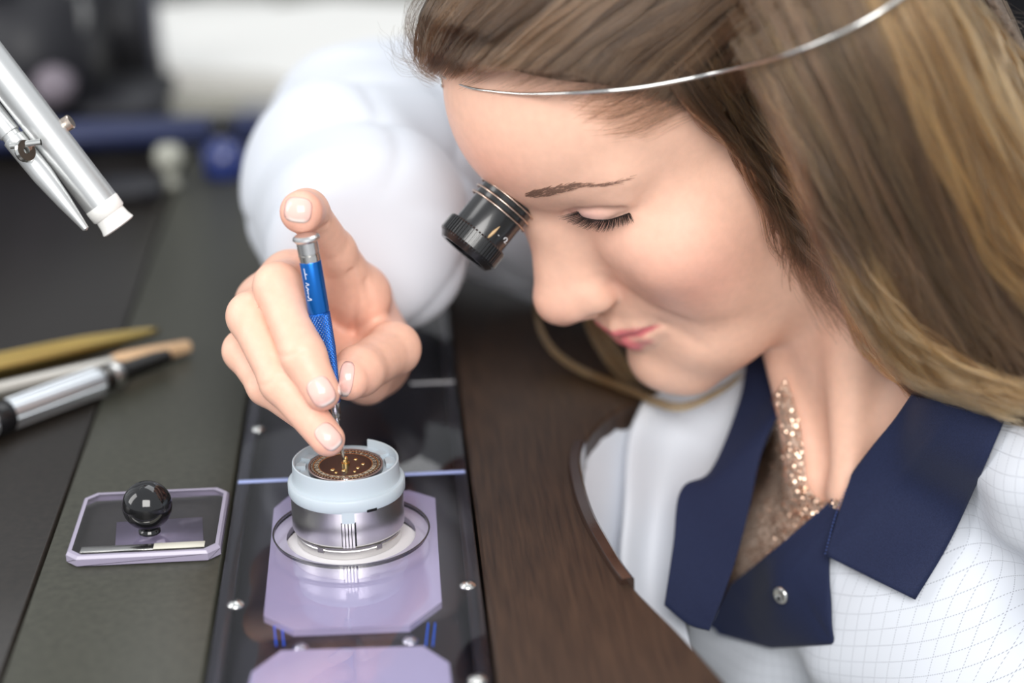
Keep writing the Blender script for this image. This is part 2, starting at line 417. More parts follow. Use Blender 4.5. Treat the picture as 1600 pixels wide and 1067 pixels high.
def skin_colour(v):
    q = to_head(v.astype(f32)); s = q.copy(); s[:, 1] = np.abs(s[:, 1]); c = np.tile(SKIN, (len(v), 1))
    def mixc(col, w): c[:] = c*(1-w[:, None])+col*w[:, None]
    g = lambda cen, r: np.exp(-(((s-A3(*cen))/A3(*r))**2).sum(1))
    mixc(PINK, .7*g((66, 46, -34), (24, 24, 24))); mixc(PINK, .30*g((112, 4, -38), (11, 12, 11))); mixc(PINK, .25*g((88, 16, -38), (7, 6, 9)))
    mixc(np.array([.62, .36, .39]), .6*g((84, 31, 5), (9, 13, 5)))                       # lid
    mixc(PINK, .35*g((100, 10, 40), (14, 24, 16)))
    u = chain(s, LIP_UP, 2); lo = chain(s, LIP_LOW, 2)
    wl = np.clip(1-(u-.6)/1.0, 0, 1)*smoothstep(-59.0, -61.0, s[:, 2]); wl = np.maximum(wl, np.clip(1-(lo-.8)/1.0, 0, 1))*(s[:, 0] > 80)
    mixc(LIP, .95*wl)
    for (a, b, z), r, k in (((91, 36, -61), 1.1, .55), ((84, 40, -50), .7, .4), ((96, 24, -20), .7, .35), ((72, 44, -72), .8, .4)):   # freckles and moles
        mixc(np.array([.28, .12, .08]), k*np.exp(-((s-A3(a, b, z))**2).sum(1)/(r*r)))
    return c
def hand_colour(v):
    c = np.tile(SKIN*np.array([1.0, .97, .97]), (len(v), 1)); p = v
    for k, w in (('index', .9), ('middle', .5), ('ring', .5), ('pinky', .4), ('thumb', .5)):
        d = np.linalg.norm(p-FING[k][-1][0], axis=1); ww = w*np.exp(-(d/9)**2); c = c*(1-ww[:, None])+PINK*ww[:, None]
    d = np.linalg.norm(p-Wm(560, 480, .775), axis=1); ww = .5*np.exp(-(d/18)**2); return c*(1-ww[:, None])+PINK*ww[:, None]
_h = np.array([a for v in FING.values() for a, r in v]+[WRIST])
hv, hf = surfnet(hand_sdf, _h.min(0)-20, _h.max(0)+np.array([20, 20, 20]), .8)
ELBOW = Wm(600, 285, .99)+np.array([0, 0, 10])
arm_sdf = lambda p: chain(p, [(WRIST, 20), (WRIST+(ELBOW-WRIST)*.4, 30), (ELBOW, 32), (ELBOW+(RSH-ELBOW)*.5, 36), (RSH, 46)], 10)
_a = np.array([WRIST, ELBOW, RSH]); av, af = surfnet(arm_sdf, _a.min(0)-60, _a.max(0)+60, 4)
cv, cf = surfnet(chest_sdf, NOTCH-np.array([220, 220, 300]), NOTCH+np.array([320, 260, 60]), 6)
cv = cv-grad(chest_sdf, cv, 1)*4                            # the hidden part of the trunk, just inside the fine skin
_pb = proj(bv/1000.); _hid = (_pb[:, 0] > 1472) & (_pb[:, 1] > 585) & (_pb[:, 2] < .82); bf = bf[~_hid[bf].any(1)]        # shoulder skin under the coat
V, Fc = join((bv, bf), (hv, hf), (av, af), (cv, cf))
me = mesh_np('body', V/1000, Fc)
set_col(me, np.concatenate([skin_colour(bv), hand_colour(hv), np.tile(SKIN, (len(av)+len(cv), 1))]))
body = obj('body', me, M_skin, person)

tick('# nails')
# nails
M_nail = mat('nail', (.78, .47, .42), .22, spec=.5, coat=.3); vcol(M_nail)
def nail(c, ax, a, b, lift=.24):
    """an oval nail plate: pixel centre, direction of the finger in the picture, half length, half width"""
    ax = np.array(ax, float); ax /= np.linalg.norm(ax); bx = np.array([-ax[1], ax[0]]); g = np.linspace(-1, 1, 13); uu, vv = np.meshgrid(g, g, indexing='ij')
    k = 1/np.maximum(1e-6, (np.abs(uu)**3.2+np.abs(vv)**3.2)**(1/3.2)); m_ = np.maximum(np.abs(uu), np.abs(vv)); uu, vv = uu*k*m_, vv*k*m_
    px = c[0]+ax[0]*a*uu+bx[0]*b*vv; py = c[1]+ax[1]*a*uu+bx[1]*b*vv
    d = march(hand_sdf, px.ravel(), py.ravel(), .6, .85); d = np.where(np.isnan(d), np.nanmedian(d), d)
    P = np.stack([W(x, y, z) for x, y, z in zip(px.ravel(), py.ravel(), d)]); n = grad(hand_sdf, (P*1000).astype(f32), .6); n /= np.linalg.norm(n, axis=1)[:, None]
    P = (P+n*lift/1000*(1.25-.8*(m_.ravel()**4))[:, None]).reshape(13, 13, 3); v, f = slab(P, .0005); me = mesh_np('fingernail', v, f); w_ = np.tile(smoothstep(.66, .84, uu.ravel())*.8, 2)[:, None]; set_col(me, np.array([.80, .49, .43])*(1-w_)+np.array([.86, .79, .74])*w_); obj('fingernail', me, M_nail, body)
nail((502, 612), (26, 46), 23, 19); nail((513, 682), (52, 58), 22, 16); nail((541, 592), (-10, 60), 27, 11); nail((466, 328), (-5, 40), 19, 21)

tick('# eyelashes, eye')
# eyelashes, eyebrow
def on_head(px, py, lift=0.0):
    d = march(lambda p: head_sdf(to_head(p))*f32(HS), px, py, .55, 1.1); return np.stack([W(x, y, z-lift) for x, y, z in zip(px, py, d)])
def hair_mat(name, c1, c2, rough=.24):
    ma = bpy.data.materials.new(name); ma.use_nodes = True; nt = ma.node_tree; nt.nodes.remove(nt.nodes['Principled BSDF'])
    h = nt.nodes.new('ShaderNodeBsdfHairPrincipled'); h.parametrization = 'COLOR'; h.inputs['Roughness'].default_value = rough; h.inputs['Radial Roughness'].default_value = .45
    i = nt.nodes.new('ShaderNodeAttribute'); i.attribute_name = 'tint'; r = nt.nodes.new('ShaderNodeValToRGB'); r.color_ramp.elements[0].color = (*c1, 1); r.color_ramp.elements[1].color = (*c2, 1)
    nt.links.new(i.outputs['Fac'], r.inputs[0]); nt.links.new(r.outputs[0], h.inputs['Color']); nt.links.new(h.outputs[0], nt.nodes['Material Output'].inputs[0]); return ma
M_lash = mat('lash', (.015, .01, .009), .4); M_brow = mat('brow', (.22, .125, .09), .6)
rootl = arc_resample([(903, 331), (909, 338), (920, 342), (936, 344), (957, 342), (984, 333)], 60); tipl = arc_resample([(871, 340), (884, 346), (902, 354), (921, 360), (944, 363), (962, 358), (992, 347)], 60)
P, R_ = [], []
ro = on_head(rootl[:, 0], rootl[:, 1], .0004)
for i in range(60):
    for _ in range(3):
        j = int(np.clip(i+rng.integers(-2, 3), 0, 59)); a = ro[i]+rng.normal(0, .0002, 3); k = .75+.3*rng.random()
        ln = tipl[j]-rootl[j]; tip = proj(ro[i]); t = np.linspace(0, 1, 6); dd = tip[2]-.0035*t*k+.001*t*t
        pts = np.stack([W(tip[0]+ln[0]*k*x, tip[1]+ln[1]*k*(x-.25*x*(1-x)*0+.15*x*(1-x)), z) for x, z in zip(t, dd)])+(a-ro[i]); P.append(pts); R_.append(.00011*(1-.8*t))
curves('eyelashes', P, R_, M_lash, person)
lid = on_head(rootl[:, 0], rootl[:, 1], .0002); v, f = tube(lid, .00032, 6); obj('lash_line', mesh_np('lash_line', v, f), M_lash, person)
P, R_ = [], []
mid = arc_resample([(820, 305), (845, 302), (872, 297), (905, 290), (935, 290), (965, 284), (998, 272)], 200)
NBR = 380; BU = rng.beta(.9, 1.9, NBR); bc = mid[(BU*199).astype(int)]+np.c_[np.zeros(NBR), rng.uniform(-1, 1, NBR)*(4.6*(1-smoothstep(.30, .62, BU))*smoothstep(-.05, .12, BU)+1.6)]
ba = np.radians(-35+25*BU+rng.normal(0, 13, NBR)); bl = 11+6*rng.random(NBR); t = np.linspace(0, 1, 4)
bp_ = on_head((bc[:, :1]+(bl*np.cos(ba))[:, None]*t*.9).ravel(), (bc[:, 1:]+(bl*np.sin(ba))[:, None]*t*.45).ravel(), .0004).reshape(NBR, 4, 3)
for w, u in zip(bp_, BU):
    if np.isfinite(w).all(): P.append(w); R_.append((.00010 if u < .5 else .00006)*(1-.7*t))
curves('eyebrow', P, R_, M_brow, person)

# ------------------------------------------------------------------ the woman: hair
def g_line(q): return np.interp(q[:, 0], [-100, -20, 5, 24, 40, 60, 84, 98, 112], [-95, -80, -58, -30, 12, 54, 80, 99, 114]).astype(f32)
LOCKS = [([(1275, 130, .668), (1310, 250, .676), (1375, 400, .69), (1450, 560, .70)], (8, 14, 18, 12)),
         ([(1330, 20, .66), (1430, 230, .672), (1520, 440, .685), (1640, 590, .69)], (38, 36, 34, 26)),
         ([(1375, -60, .70), (1500, 200, .70), (1660, 470, .70)], (32, 32, 36))]
LOCKS = [[(Wm(*a), r) for a, r in zip(p, rr)] for p, rr in LOCKS]
def hair_sdf(p):
    q = to_head(p); e = ell(q, (-10, 0, 46), (108, 79, 85)); e = smin(e, ell(q, (60, 0, 72), (48, 62, 32)), 18)
    e = smax(e, (g_line(q)-q[:, 2])*f32(.62), 8)
    d = e*f32(HS)
    for l in LOCKS: d = smin(d, chain(p, l), 26)
    return d
_l = np.array([a for l in LOCKS for a, r in l]); lo_ = np.minimum(hc_.min(0), _l.min(0)-50)-10; hi_ = np.maximum(hc_.max(0), _l.max(0)+50)+10
kv, kf = surfnet(lambda p: hair_sdf(p)+f32(3.5), lo_, hi_, 3.0)
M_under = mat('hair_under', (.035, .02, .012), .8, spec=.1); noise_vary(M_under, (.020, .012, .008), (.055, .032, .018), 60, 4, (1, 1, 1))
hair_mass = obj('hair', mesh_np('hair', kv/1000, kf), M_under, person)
tick('# depth field of')
# depth field of the hair mass, holes filled outwards
GX, GY, ST = np.arange(540, 1760, 5.), np.arange(-260, 740, 5.), 5.
_X, _Y = np.meshgrid(GX, GY); DM = march(hair_sdf, _X.ravel(), _Y.ravel(), .5, 1.0, n=45).reshape(_X.shape)
HEADD = march(lambda p: np.minimum(head_sdf(to_head(p))*f32(HS), neck_sdf(p))-f32(2), _X.ravel(), _Y.ravel(), .5, 1.0, n=40).reshape(_X.shape)
DM = np.fmin(DM, np.where(np.isnan(HEADD), np.inf, HEADD)); DM[~np.isfinite(DM)] = np.nan
for _ in range(80):
    nn = np.isnan(DM)
    if not nn.any(): break
    pd = np.pad(DM, 1, constant_values=np.nan); st = np.stack([pd[:-2, 1:-1], pd[2:, 1:-1], pd[1:-1, :-2], pd[1:-1, 2:]])
    with np.errstate(all='ignore'):
        import warnings; warnings.simplefilter('ignore'); mn = np.nanmean(st, 0)
    DM = np.where(nn, mn, DM)
DM = np.where(np.isnan(DM), .72, DM)
for _ in range(3): p_ = np.pad(DM, 1, mode='edge'); DM = (p_[:-2, 1:-1]+p_[2:, 1:-1]+p_[1:-1, :-2]+p_[1:-1, 2:]+2*DM)/6
def hdepth(px, py):
    x = np.clip((px-GX[0])/ST, 0, len(GX)-1.001); y = np.clip((py-GY[0])/ST, 0, len(GY)-1.001); i, j = y.astype(int), x.astype(int); a, b = y-i, x-j
    return DM[i, j]*(1-a)*(1-b)+DM[i+1, j]*a*(1-b)+DM[i, j+1]*(1-a)*b+DM[i+1, j+1]*a*b
tick('M_hair = hair_ma')
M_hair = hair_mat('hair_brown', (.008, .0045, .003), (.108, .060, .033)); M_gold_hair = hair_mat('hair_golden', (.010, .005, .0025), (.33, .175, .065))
def sheet(guides, n, off=(.0, .006), clump=14, wave=3.0, r=.0001, t0=(0, .12), t1=(.82, 1.0), depth=None, K=22, spread=1.0, u_pow=1.0):
    Gd = np.stack([arc_resample(g, K*2) for g in guides]); P, R_, T_ = [], [], []
    Gu = cat_rom(Gd, 160)
    nc = max(1, n//clump); cu = rng.random(nc)**u_pow; cofs = rng.uniform(off[0], off[1], nc); cph = rng.random((nc, 2))*6.28; camp = rng.normal(0, 5*spread, (nc, 2)); ct = rng.random(nc); cw = wave*rng.uniform(.3, 1.5, nc)
    for i in range(n):
        c = i % nc; u = np.clip(cu[c]+rng.normal(0, .008), 0, 1); base = Gu[int(u*159)]
        s = np.linspace(rng.uniform(*t0), rng.uniform(*t1), K); x = np.interp(s, np.linspace(0, 1, 2*K), base[:, 0]); y = np.interp(s, np.linspace(0, 1, 2*K), base[:, 1])
        tt = np.linspace(0, 1, K)
        wv = cw[c]*np.sin(6.28*s*1.3+cph[c, 0])*(.25+s)+cw[c]*.45*np.sin(6.28*s*3.1+cph[c, 1])*s; d_ = np.array([-(y[-1]-y[0]), x[-1]-x[0]]); d_ /= np.linalg.norm(d_)+1e-9
        j = camp[c]*(.3+.7*s[:, None])+rng.normal(0, 2.3*spread, 2)*(.5+.5*np.cos(s[:, None]*5+cph[c, 0]))+rng.normal(0, .8*spread, 2)+d_*wv[:, None]
        x, y = x+j[:, 0], y+j[:, 1]
        z = hdepth(x, y)-cofs[c]*(.35+.65*np.sin(np.pi*np.clip(s*.9+.05, 0, 1)))-rng.uniform(0, .0016)+.0012 if depth is None else np.interp(s, np.linspace(0, 1, len(depth)), depth)+rng.normal(0, .004)
        if depth is None: z = np.convolve(np.pad(z, 3, mode='edge'), np.ones(7)/7, 'valid')
        P.append(CAM+(CR*((x-CX)/F)[:, None]-CU*((y-CY)/F)[:, None]+CD)*z[:, None]); R_.append(r*(1-.5*tt)*np.clip(tt*10+.4, 0, 1)); T_.append(np.clip(.72*ct[c]**1.3+.22*rng.random()+.12*(cofs[c]-off[0])/(off[1]-off[0]), 0, 1))
    return P, R_, T_
SH, GOLD = [], []
# swept back from the forehead and temple
SH.append(sheet([[(648, 95), (660, 20), (720, -60), (820, -150)], [(690, 122), (740, 60), (830, -20), (960, -130)], [(760, 112), (830, 50), (930, -30), (1060, -140)], [(830, 112), (900, 55), (1000, -20), (1140, -130)],
                 [(905, 125), (960, 70), (1060, 0), (1200, -120)], [(985, 150), (1040, 100), (1120, 30), (1260, -90)], [(1060, 170), (1100, 120), (1170, 60), (1290, -40)], [(1120, 200), (1150, 150), (1210, 90), (1320, 0)]], 9000, (-.001, .007), t0=(0, .10), wave=6, clump=34, spread=1.2))
SH.append(sheet([[(840, 118), (900, 112), (990, 95), (1120, 40)], [(880, 150), (950, 150), (1040, 125), (1160, 70)], [(915, 195), (985, 185), (1065, 150), (1180, 100)], [(955, 222), (1010, 208), (1075, 175), (1180, 130)]], 260, (-.001, .002), r=.00004, wave=4, clump=4, spread=2.2, t0=(0, .25)))
# over the ear and down
SH.append(sheet([[(1035, 110), (1095, 178), (1152, 235), (1205, 315), (1240, 400)], [(1080, 60), (1130, 160), (1190, 250), (1235, 340), (1265, 430)], [(1120, 30), (1190, 150), (1250, 270), (1310, 390), (1370, 500)], [(1160, -10), (1240, 140), (1310, 290), (1380, 430), (1450, 560)],
                 [(1210, -40), (1290, 130), (1370, 300), (1440, 450), (1530, 600)], [(1260, -80), (1350, 110), (1430, 290), (1510, 450), (1620, 600)], [(1310, -100), (1400, 100), (1480, 280), (1560, 440), (1680, 580)]], 8500, (-.001, .011), wave=12, t1=(.70, 1.0), clump=34, spread=1.5))
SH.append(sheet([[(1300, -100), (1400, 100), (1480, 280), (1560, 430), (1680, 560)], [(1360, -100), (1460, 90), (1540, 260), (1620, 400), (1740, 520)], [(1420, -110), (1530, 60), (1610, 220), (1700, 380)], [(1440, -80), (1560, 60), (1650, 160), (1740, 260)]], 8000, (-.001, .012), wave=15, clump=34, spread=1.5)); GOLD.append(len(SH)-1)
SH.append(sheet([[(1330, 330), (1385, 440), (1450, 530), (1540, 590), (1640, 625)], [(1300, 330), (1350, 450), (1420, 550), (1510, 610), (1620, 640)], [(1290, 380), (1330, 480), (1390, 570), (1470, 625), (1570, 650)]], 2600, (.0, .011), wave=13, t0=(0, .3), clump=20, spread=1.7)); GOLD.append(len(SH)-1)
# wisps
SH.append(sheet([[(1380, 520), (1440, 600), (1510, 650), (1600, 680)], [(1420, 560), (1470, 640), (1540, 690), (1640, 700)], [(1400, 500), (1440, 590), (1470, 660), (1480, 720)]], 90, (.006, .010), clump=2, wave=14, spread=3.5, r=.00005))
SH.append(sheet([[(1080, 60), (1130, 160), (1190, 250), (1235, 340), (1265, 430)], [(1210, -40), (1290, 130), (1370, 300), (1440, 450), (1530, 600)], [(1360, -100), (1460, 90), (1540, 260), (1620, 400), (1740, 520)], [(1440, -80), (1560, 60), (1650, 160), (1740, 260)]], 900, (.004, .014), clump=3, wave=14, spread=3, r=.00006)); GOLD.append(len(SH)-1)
SH.append(sheet([[(700, 138), (735, 118), (790, 85), (850, 40)], [(770, 138), (820, 110), (880, 75), (950, 30)], [(850, 150), (905, 125), (965, 95), (1040, 55)], [(930, 200), (985, 165), (1050, 130), (1130, 95)], [(1010, 205), (1060, 172), (1110, 150), (1180, 120)]], 420, (-.0015, .001), clump=3, wave=4, r=.00004, spread=3, t0=(0, .3)))
SH.append(sheet([[(1180, 250), (1225, 350), (1255, 430), (1290, 500)], [(1190, 240), (1240, 360), (1270, 450), (1330, 540)], [(1230, 300), (1290, 430), (1350, 520), (1450, 600)]], 130, (-.001, .001), clump=3, wave=6, r=.00005, spread=2))
SH.append(sheet([[(700, 120), (670, 70), (650, 20), (700, -60)], [(690, 126), (655, 100), (640, 40), (680, -40)], [(694, 128), (668, 112), (630, 95), (618, 60)]], 190, (-.002, .004), clump=3, wave=5, r=.00004, spread=2.5))
SH.append(sheet([[(1430, -20), (1490, 30), (1560, 60), (1620, 110)], [(1450, 0), (1520, 30), (1580, 20), (1640, 60)]], 60, (.0, .004), clump=2, wave=10, r=.00004, spread=4))
# beyond the face, hanging from the far side
SH.append(sheet([[(838, 430), (836, 490), (858, 545), (905, 582), (980, 612), (1060, 640), (1130, 612), (1165, 585)], [(842, 430), (842, 490), (866, 540), (912, 574), (985, 604), (1062, 630), (1130, 604), (1163, 575)]], 170, depth=[.86, .87, .87, .86, .84, .818, .812, .81], spread=.5, wave=1.5, t1=(.9, 1)))
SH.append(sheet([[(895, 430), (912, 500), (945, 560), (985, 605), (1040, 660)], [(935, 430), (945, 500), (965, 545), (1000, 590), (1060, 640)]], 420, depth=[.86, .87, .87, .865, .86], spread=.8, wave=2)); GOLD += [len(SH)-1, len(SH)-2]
tick('curves(hair_str')
# the rest of the head: strands combed along the surface of the hair mass
nb_ = grad(hair_sdf, kv, 1.0); nb_ /= np.linalg.norm(nb_, axis=1)[:, None]+1e-9; pk = proj(kv/1000.)
away = np.where((((nb_*((CAM*1000-kv)/np.linalg.norm(CAM*1000-kv, axis=1)[:, None])).sum(1) < .15) | (pk[:, 0] > 1620) | (pk[:, 1] < -60)) & ~((pk[:, 0] < 1500) & (pk[:, 1] > -40) & (pk[:, 2] < .80)))[0]
p_ = kv[rng.choice(away, 3600)].astype(f32); fl0 = from_head([[-1, 0, -.55]])[0]-from_head([[0, 0, 0]])[0]; trk = []
for s_ in range(16):
    g_ = grad(hair_sdf, p_, 1.0); g_ /= np.linalg.norm(g_, axis=1)[:, None]+1e-9; v0 = hair_sdf(p_); p_ = (p_-g_*(v0-f32(1.2+.25*s_*0))[:, None]).astype(f32); trk.append(p_/1000.)
    hq = to_head(p_); dn_ = np.where((hq[:, 0] < -70)[:, None] | (hq[:, 2] < -10)[:, None], np.array([0, 0, -1.]), fl0/np.linalg.norm(fl0)); tn_ = dn_-g_*(dn_*g_).sum(1)[:, None]; tn_ /= np.linalg.norm(tn_, axis=1)[:, None]+1e-6; p_ = (p_+tn_*6).astype(f32)
trk = np.stack(trk, 1); cl_ = rng.random(3600); SH.append(([trk[i]+rng.normal(0, .0008, 3) for i in range(3600)], [.00022*(1-.6*np.linspace(0, 1, 16))]*3600, list(.8*cl_**1.3+.1)))
for nm, ma, g in (('brown_strands', M_hair, False), ('golden_strands', M_gold_hair, True)):
    sel = [s for i, s in enumerate(SH) if (i in GOLD) == g]; curves(nm, [p for q in sel for p in q[0]], [r for q in sel for r in q[1]], ma, hair_mass, [t for q in sel for t in q[2]])
tick('end hair')

# ------------------------------------------------------------------ the woman: coat and blouse
def lin_up(P, n):
    P = np.asarray(P, float); s = np.linspace(0, len(P)-1, n); i = np.minimum(s.astype(int), len(P)-2); t = (s-i).reshape((-1,)+(1,)*(P.ndim-1)); return P[i]*(1-t)+P[i+1]*t
def folds(p, a=1.0):
    q = (p-NOTCH.astype(f32))@np.stack([TF, TL, TU], 1).astype(f32); x, y, z = q[:, 0], q[:, 1], q[:, 2]; w = 6*np.sin(x*f32(.035)+z*f32(.02))+4*np.sin(y*f32(.05))
    return f32(a)*(np.sin((y*.55+z*.8+w)*f32(.085))*1.5+np.sin((y*.9-z*.5+x*.3+w*1.4)*f32(.14)+1)*.8+np.sin((z+w)*f32(.21)+2)*.35)
def coat_sdf(p):
    d = chest_sdf(p)-f32(8)
    a = chain(p, [(tor(-74, 78, 8), 50), (tor(-72, 150, -14), 60), (tor(-30, 208, -210), 62)], 10)
    return smin(d, a, 24)+folds(p, 1.9)
CUFF = Wm(572, 385, .803)
SLV = [(CUFF, 37), (CUFF+(ELBOW-CUFF)*.18, 42), (CUFF+(ELBOW-CUFF)*.5+np.array([-6, 0, 2]), 54), (ELBOW+np.array([0, 0, 6]), 56), (ELBOW+(RSH-ELBOW)*.45+np.array([0, 0, 3]), 51), (RSH, 54)]
def sleeve_sdf(p):
    ax = (ELBOW-CUFF)/np.linalg.norm(ELBOW-CUFF); t = (p-CUFF.astype(f32))@ax.astype(f32); w = 5*np.sin(p[:, 0]*f32(.06))
    d = chain(p, SLV, 20)-f32(2)+(1-np.abs(np.sin((t+w)*f32(.055)+p[:, 2]*f32(.03))))**2*f32(3.4)+np.sin(t*f32(.07)+p[:, 0]*f32(.08))*f32(2)+(1-np.abs(np.sin(p[:, 0]*f32(.05)-p[:, 2]*f32(.04)+t*f32(.02))))**3*f32(2.6)
    return smax(d, -t, 14)
_s = np.array([a for a, r in SLV]); sv, sf = surfnet(sleeve_sdf, _s.min(0)-72, _s.max(0)+72, 2.5)
ov, of = surfnet(coat_sdf, NOTCH-np.array([200, 250, 300]), NOTCH+np.array([330, 230, 110]), 2.4)
pp = proj(ov/1000.); VEE = [(1200, 500), (1222, 640), (1182, 720), (1132, 890), (1118, 962), (1150, 935), (1240, 857), (1300, 806), (1345, 757), (1420, 660), (1475, 575), (1505, 480)]
cen = pp[of].mean(1); first = march(coat_sdf, cen[:, 0][::1], cen[:, 1], .45, 1.2, n=30) if len(of) < 1 else None
gate = in_poly(cen[:, 0], cen[:, 1], VEE) & (cen[:, 2] < np.linalg.norm(NB/1000-CAM)+.05)
of = of[~gate]
M_coat = mat('coat_cloth', (.60, .63, .69), .8, spec=.25, sheen=.15)
_a = N(M_coat, 'ShaderNodeAttribute', attribute_name='weave'); _s = N(M_coat, 'ShaderNodeSeparateXYZ'); L(M_coat, _a.outputs['Vector'], _s.inputs[0])
def M_(op, a, b=None):
    n = N(M_coat, 'ShaderNodeMath', operation=op)
    for k, v in enumerate((a, b)):
        if v is None: continue
        if isinstance(v, (int, float)): n.inputs[k].default_value = v
        else: L(M_coat, v, n.inputs[k])
    return n.outputs[0]
def dashed(u, v):
    return M_('MULTIPLY', M_('LESS_THAN', M_('FRACT', u), .05), M_('LESS_THAN', M_('FRACT', M_('MULTIPLY', v, 7.0)), .55))
_k = M_('MULTIPLY', M_('MAXIMUM', dashed(_s.outputs[0], _s.outputs[1]), dashed(_s.outputs[1], _s.outputs[0])), .6)
_x = N(M_coat, 'ShaderNodeMix', data_type='RGBA'); _x.inputs[6].default_value = (.60, .63, .69, 1); _x.inputs[7].default_value = (.12, .13, .17, 1)
L(M_coat, _k, _x.inputs[0]); L(M_coat, _x.outputs[2], bsdf(M_coat).inputs['Base Color'])
def weave(me, v):
    at = me.attributes.new('weave', 'FLOAT_VECTOR', 'POINT'); q = (np.asarray(v)-NOTCH)/5.2
    at.data.foreach_set('vector', np.stack([q@TL+.1*np.sin(q@TU*.2), q@TU+.1*np.sin(q@TL*.25), np.zeros(len(q))], 1).astype(np.float32).ravel())
v, f = join((ov, of), (sv, sf)); me = mesh_np('coat', v/1000, f); weave(me, np.concatenate([ov, np.tile(NOTCH+2.6*(TL+TU), (len(sv), 1))])); coat = obj('coat', me, M_coat, person)
def fabric(nm, c1, c2):
    ma = mat(nm, c1, .75, spec=.25, sheen=.06); return noise_vary(ma, c1, c2, 2600, 2, (1, 1, 1), bump=.25, bump_dist=.0003)
M_navy = fabric('navy_cloth', (.007, .011, .036), (.014, .021, .060))
def drape(name, rows, sdf, offs, ma, parent, n=(24, 60), th=.0012, fallback=.78, cols_smooth=True, puff=0.0):
    """a cloth piece: its outline grid, laid on a body surface with a stand-off (mm) per control row"""
    A = np.array(rows, float); A = np.concatenate([A, np.broadcast_to(np.array(offs, float).reshape(len(A), -1, 1), A.shape[:2]+(1,))], 2)
    A = lin_up(A, n[0]); A = np.swapaxes(cat_rom(np.swapaxes(A, 0, 1), n[1]) if cols_smooth else lin_up(np.swapaxes(A, 0, 1), n[1]), 0, 1)
    d = march(sdf, A[..., 0].ravel(), A[..., 1].ravel(), .5, 1.0).reshape(A.shape[:2])
    if np.isnan(d).any():
        for _ in range(200):
            nn = np.isnan(d)
            if not nn.any(): break
            pd = np.pad(d, 1, constant_values=np.nan); st = np.stack([pd[:-2, 1:-1], pd[2:, 1:-1], pd[1:-1, :-2], pd[1:-1, 2:]])
            with np.errstate(all='ignore'): mn = np.nanmean(st, 0)
            d = np.where(nn, mn, d)
        d = np.where(np.isnan(d), fallback, d)
    for _ in range(10): q = np.pad(d, 1, mode='edge'); d = (q[:-2, 1:-1]+q[2:, 1:-1]+q[1:-1, :-2]+q[1:-1, 2:])/4
    d = d-A[..., 2]/1000
    g = np.stack([W(x, y, z) for x, y, z in zip(A[..., 0].ravel(), A[..., 1].ravel(), d.ravel())]).reshape(A.shape[:2]+(3,))
    v, f = slab(g, th); me = mesh_np(name, v, f); 
    if ma is M_coat: weave(me, v*1000)
    return obj(name, me, ma, parent), g
def sheet_at(name, rows, ma, parent, n=(40, 50), th=.0012, ripple=0.0):
    A = cat_rom(rows, n[0]); A = np.swapaxes(cat_rom(np.swapaxes(A, 0, 1), n[1]), 0, 1)
    if ripple: A[..., 2] += ripple*np.sin(np.linspace(0, 14, n[1]))[None]*np.linspace(.3, 1, n[0])[:, None]
    g = np.stack([W(*q) for q in A.reshape(-1, 3)]).reshape(A.shape[:2]+(3,)); v, f = slab(g, th); me = mesh_np(name, v, f)
    if ma is M_coat: weave(me, np.tile(NOTCH+2.6*(TL+TU), (len(v), 1)))
    return obj(name, me, ma, parent), g
collar_base = lambda p: smin(smin(coat_sdf(p), rcone(p, HB, NB, 44, 43)-f32(7), 12), rcone(p, NB+TU*2-TF*14, tor(-74, 135, -16), 32, 34)-f32(5), 12)
drape('collar', [[(1505, 505), (1458, 568), (1405, 645), (1365, 695), (1330, 742)], [(1570, 520), (1515, 605), (1440, 710), (1362, 800), (1290, 868)], [(1650, 530), (1592, 610), (1535, 737), (1482, 850), (1430, 937)]],
      collar_base, (12, 9, 6), M_navy, coat, n=(30, 60), fallback=.70)
lap, lg = drape('lapel', [[(1330, 742), (1290, 790), (1215, 855), (1142, 912), (1108, 978)], [(1310, 800), (1284, 835), (1232, 895), (1168, 950), (1115, 982)], [(1290, 868), (1297, 937), (1303, 1006), (1205, 1012), (1122, 990)]],
                coat_sdf, (6, 4, 3), M_navy, coat, n=(30, 60), cols_smooth=False, fallback=.72)
sheet_at('front_panel', [[(996, 642, .842), (1004, 634, .846), (1010, 626, .838), (1075, 594, .842), (1180, 560, .838)], [(926, 690, .814), (978, 690, .834), (988, 688, .822), (1055, 690, .834), (1158, 690, .822)], [(913, 790, .778), (970, 790, .808), (980, 790, .792), (1030, 785, .806), (1085, 770, .796)],
                         [(940, 910, .776), (966, 910, .790), (974, 910, .774), (1015, 910, .785), (1062, 910, .776)], [(990, 1020, .79), (1000, 1020, .785), (1006, 1020, .766), (1040, 1020, .765), (1080, 1020, .76)]], M_coat, coat, n=(40, 80), ripple=.0)
sheet_at('far_lapel', [[(1170, 535, .832), (1200, 545, .822), (1232, 560, .812)], [(1158, 620, .822), (1195, 625, .812), (1234, 605, .802)], [(1112, 735, .797), (1150, 720, .795), (1192, 702, .795)], [(1064, 765, .782), (1120, 790, .782), (1168, 805, .782)],
                       [(1052, 850, .77), (1095, 870, .768), (1143, 895, .765)], [(1038, 945, .757), (1075, 975, .752), (1108, 985, .748)]], M_navy, coat)
blouse_base = lambda p: smin(chest_sdf(p), neck_sdf(p), 16)
M_blouse = mat('blouse_knit', (.50, .36, .28), .6, spec=.4); noise_vary(M_blouse, (.42, .29, .22), (.70, .54, .44), 420, 3, bump=.5, bump_dist=.0008)
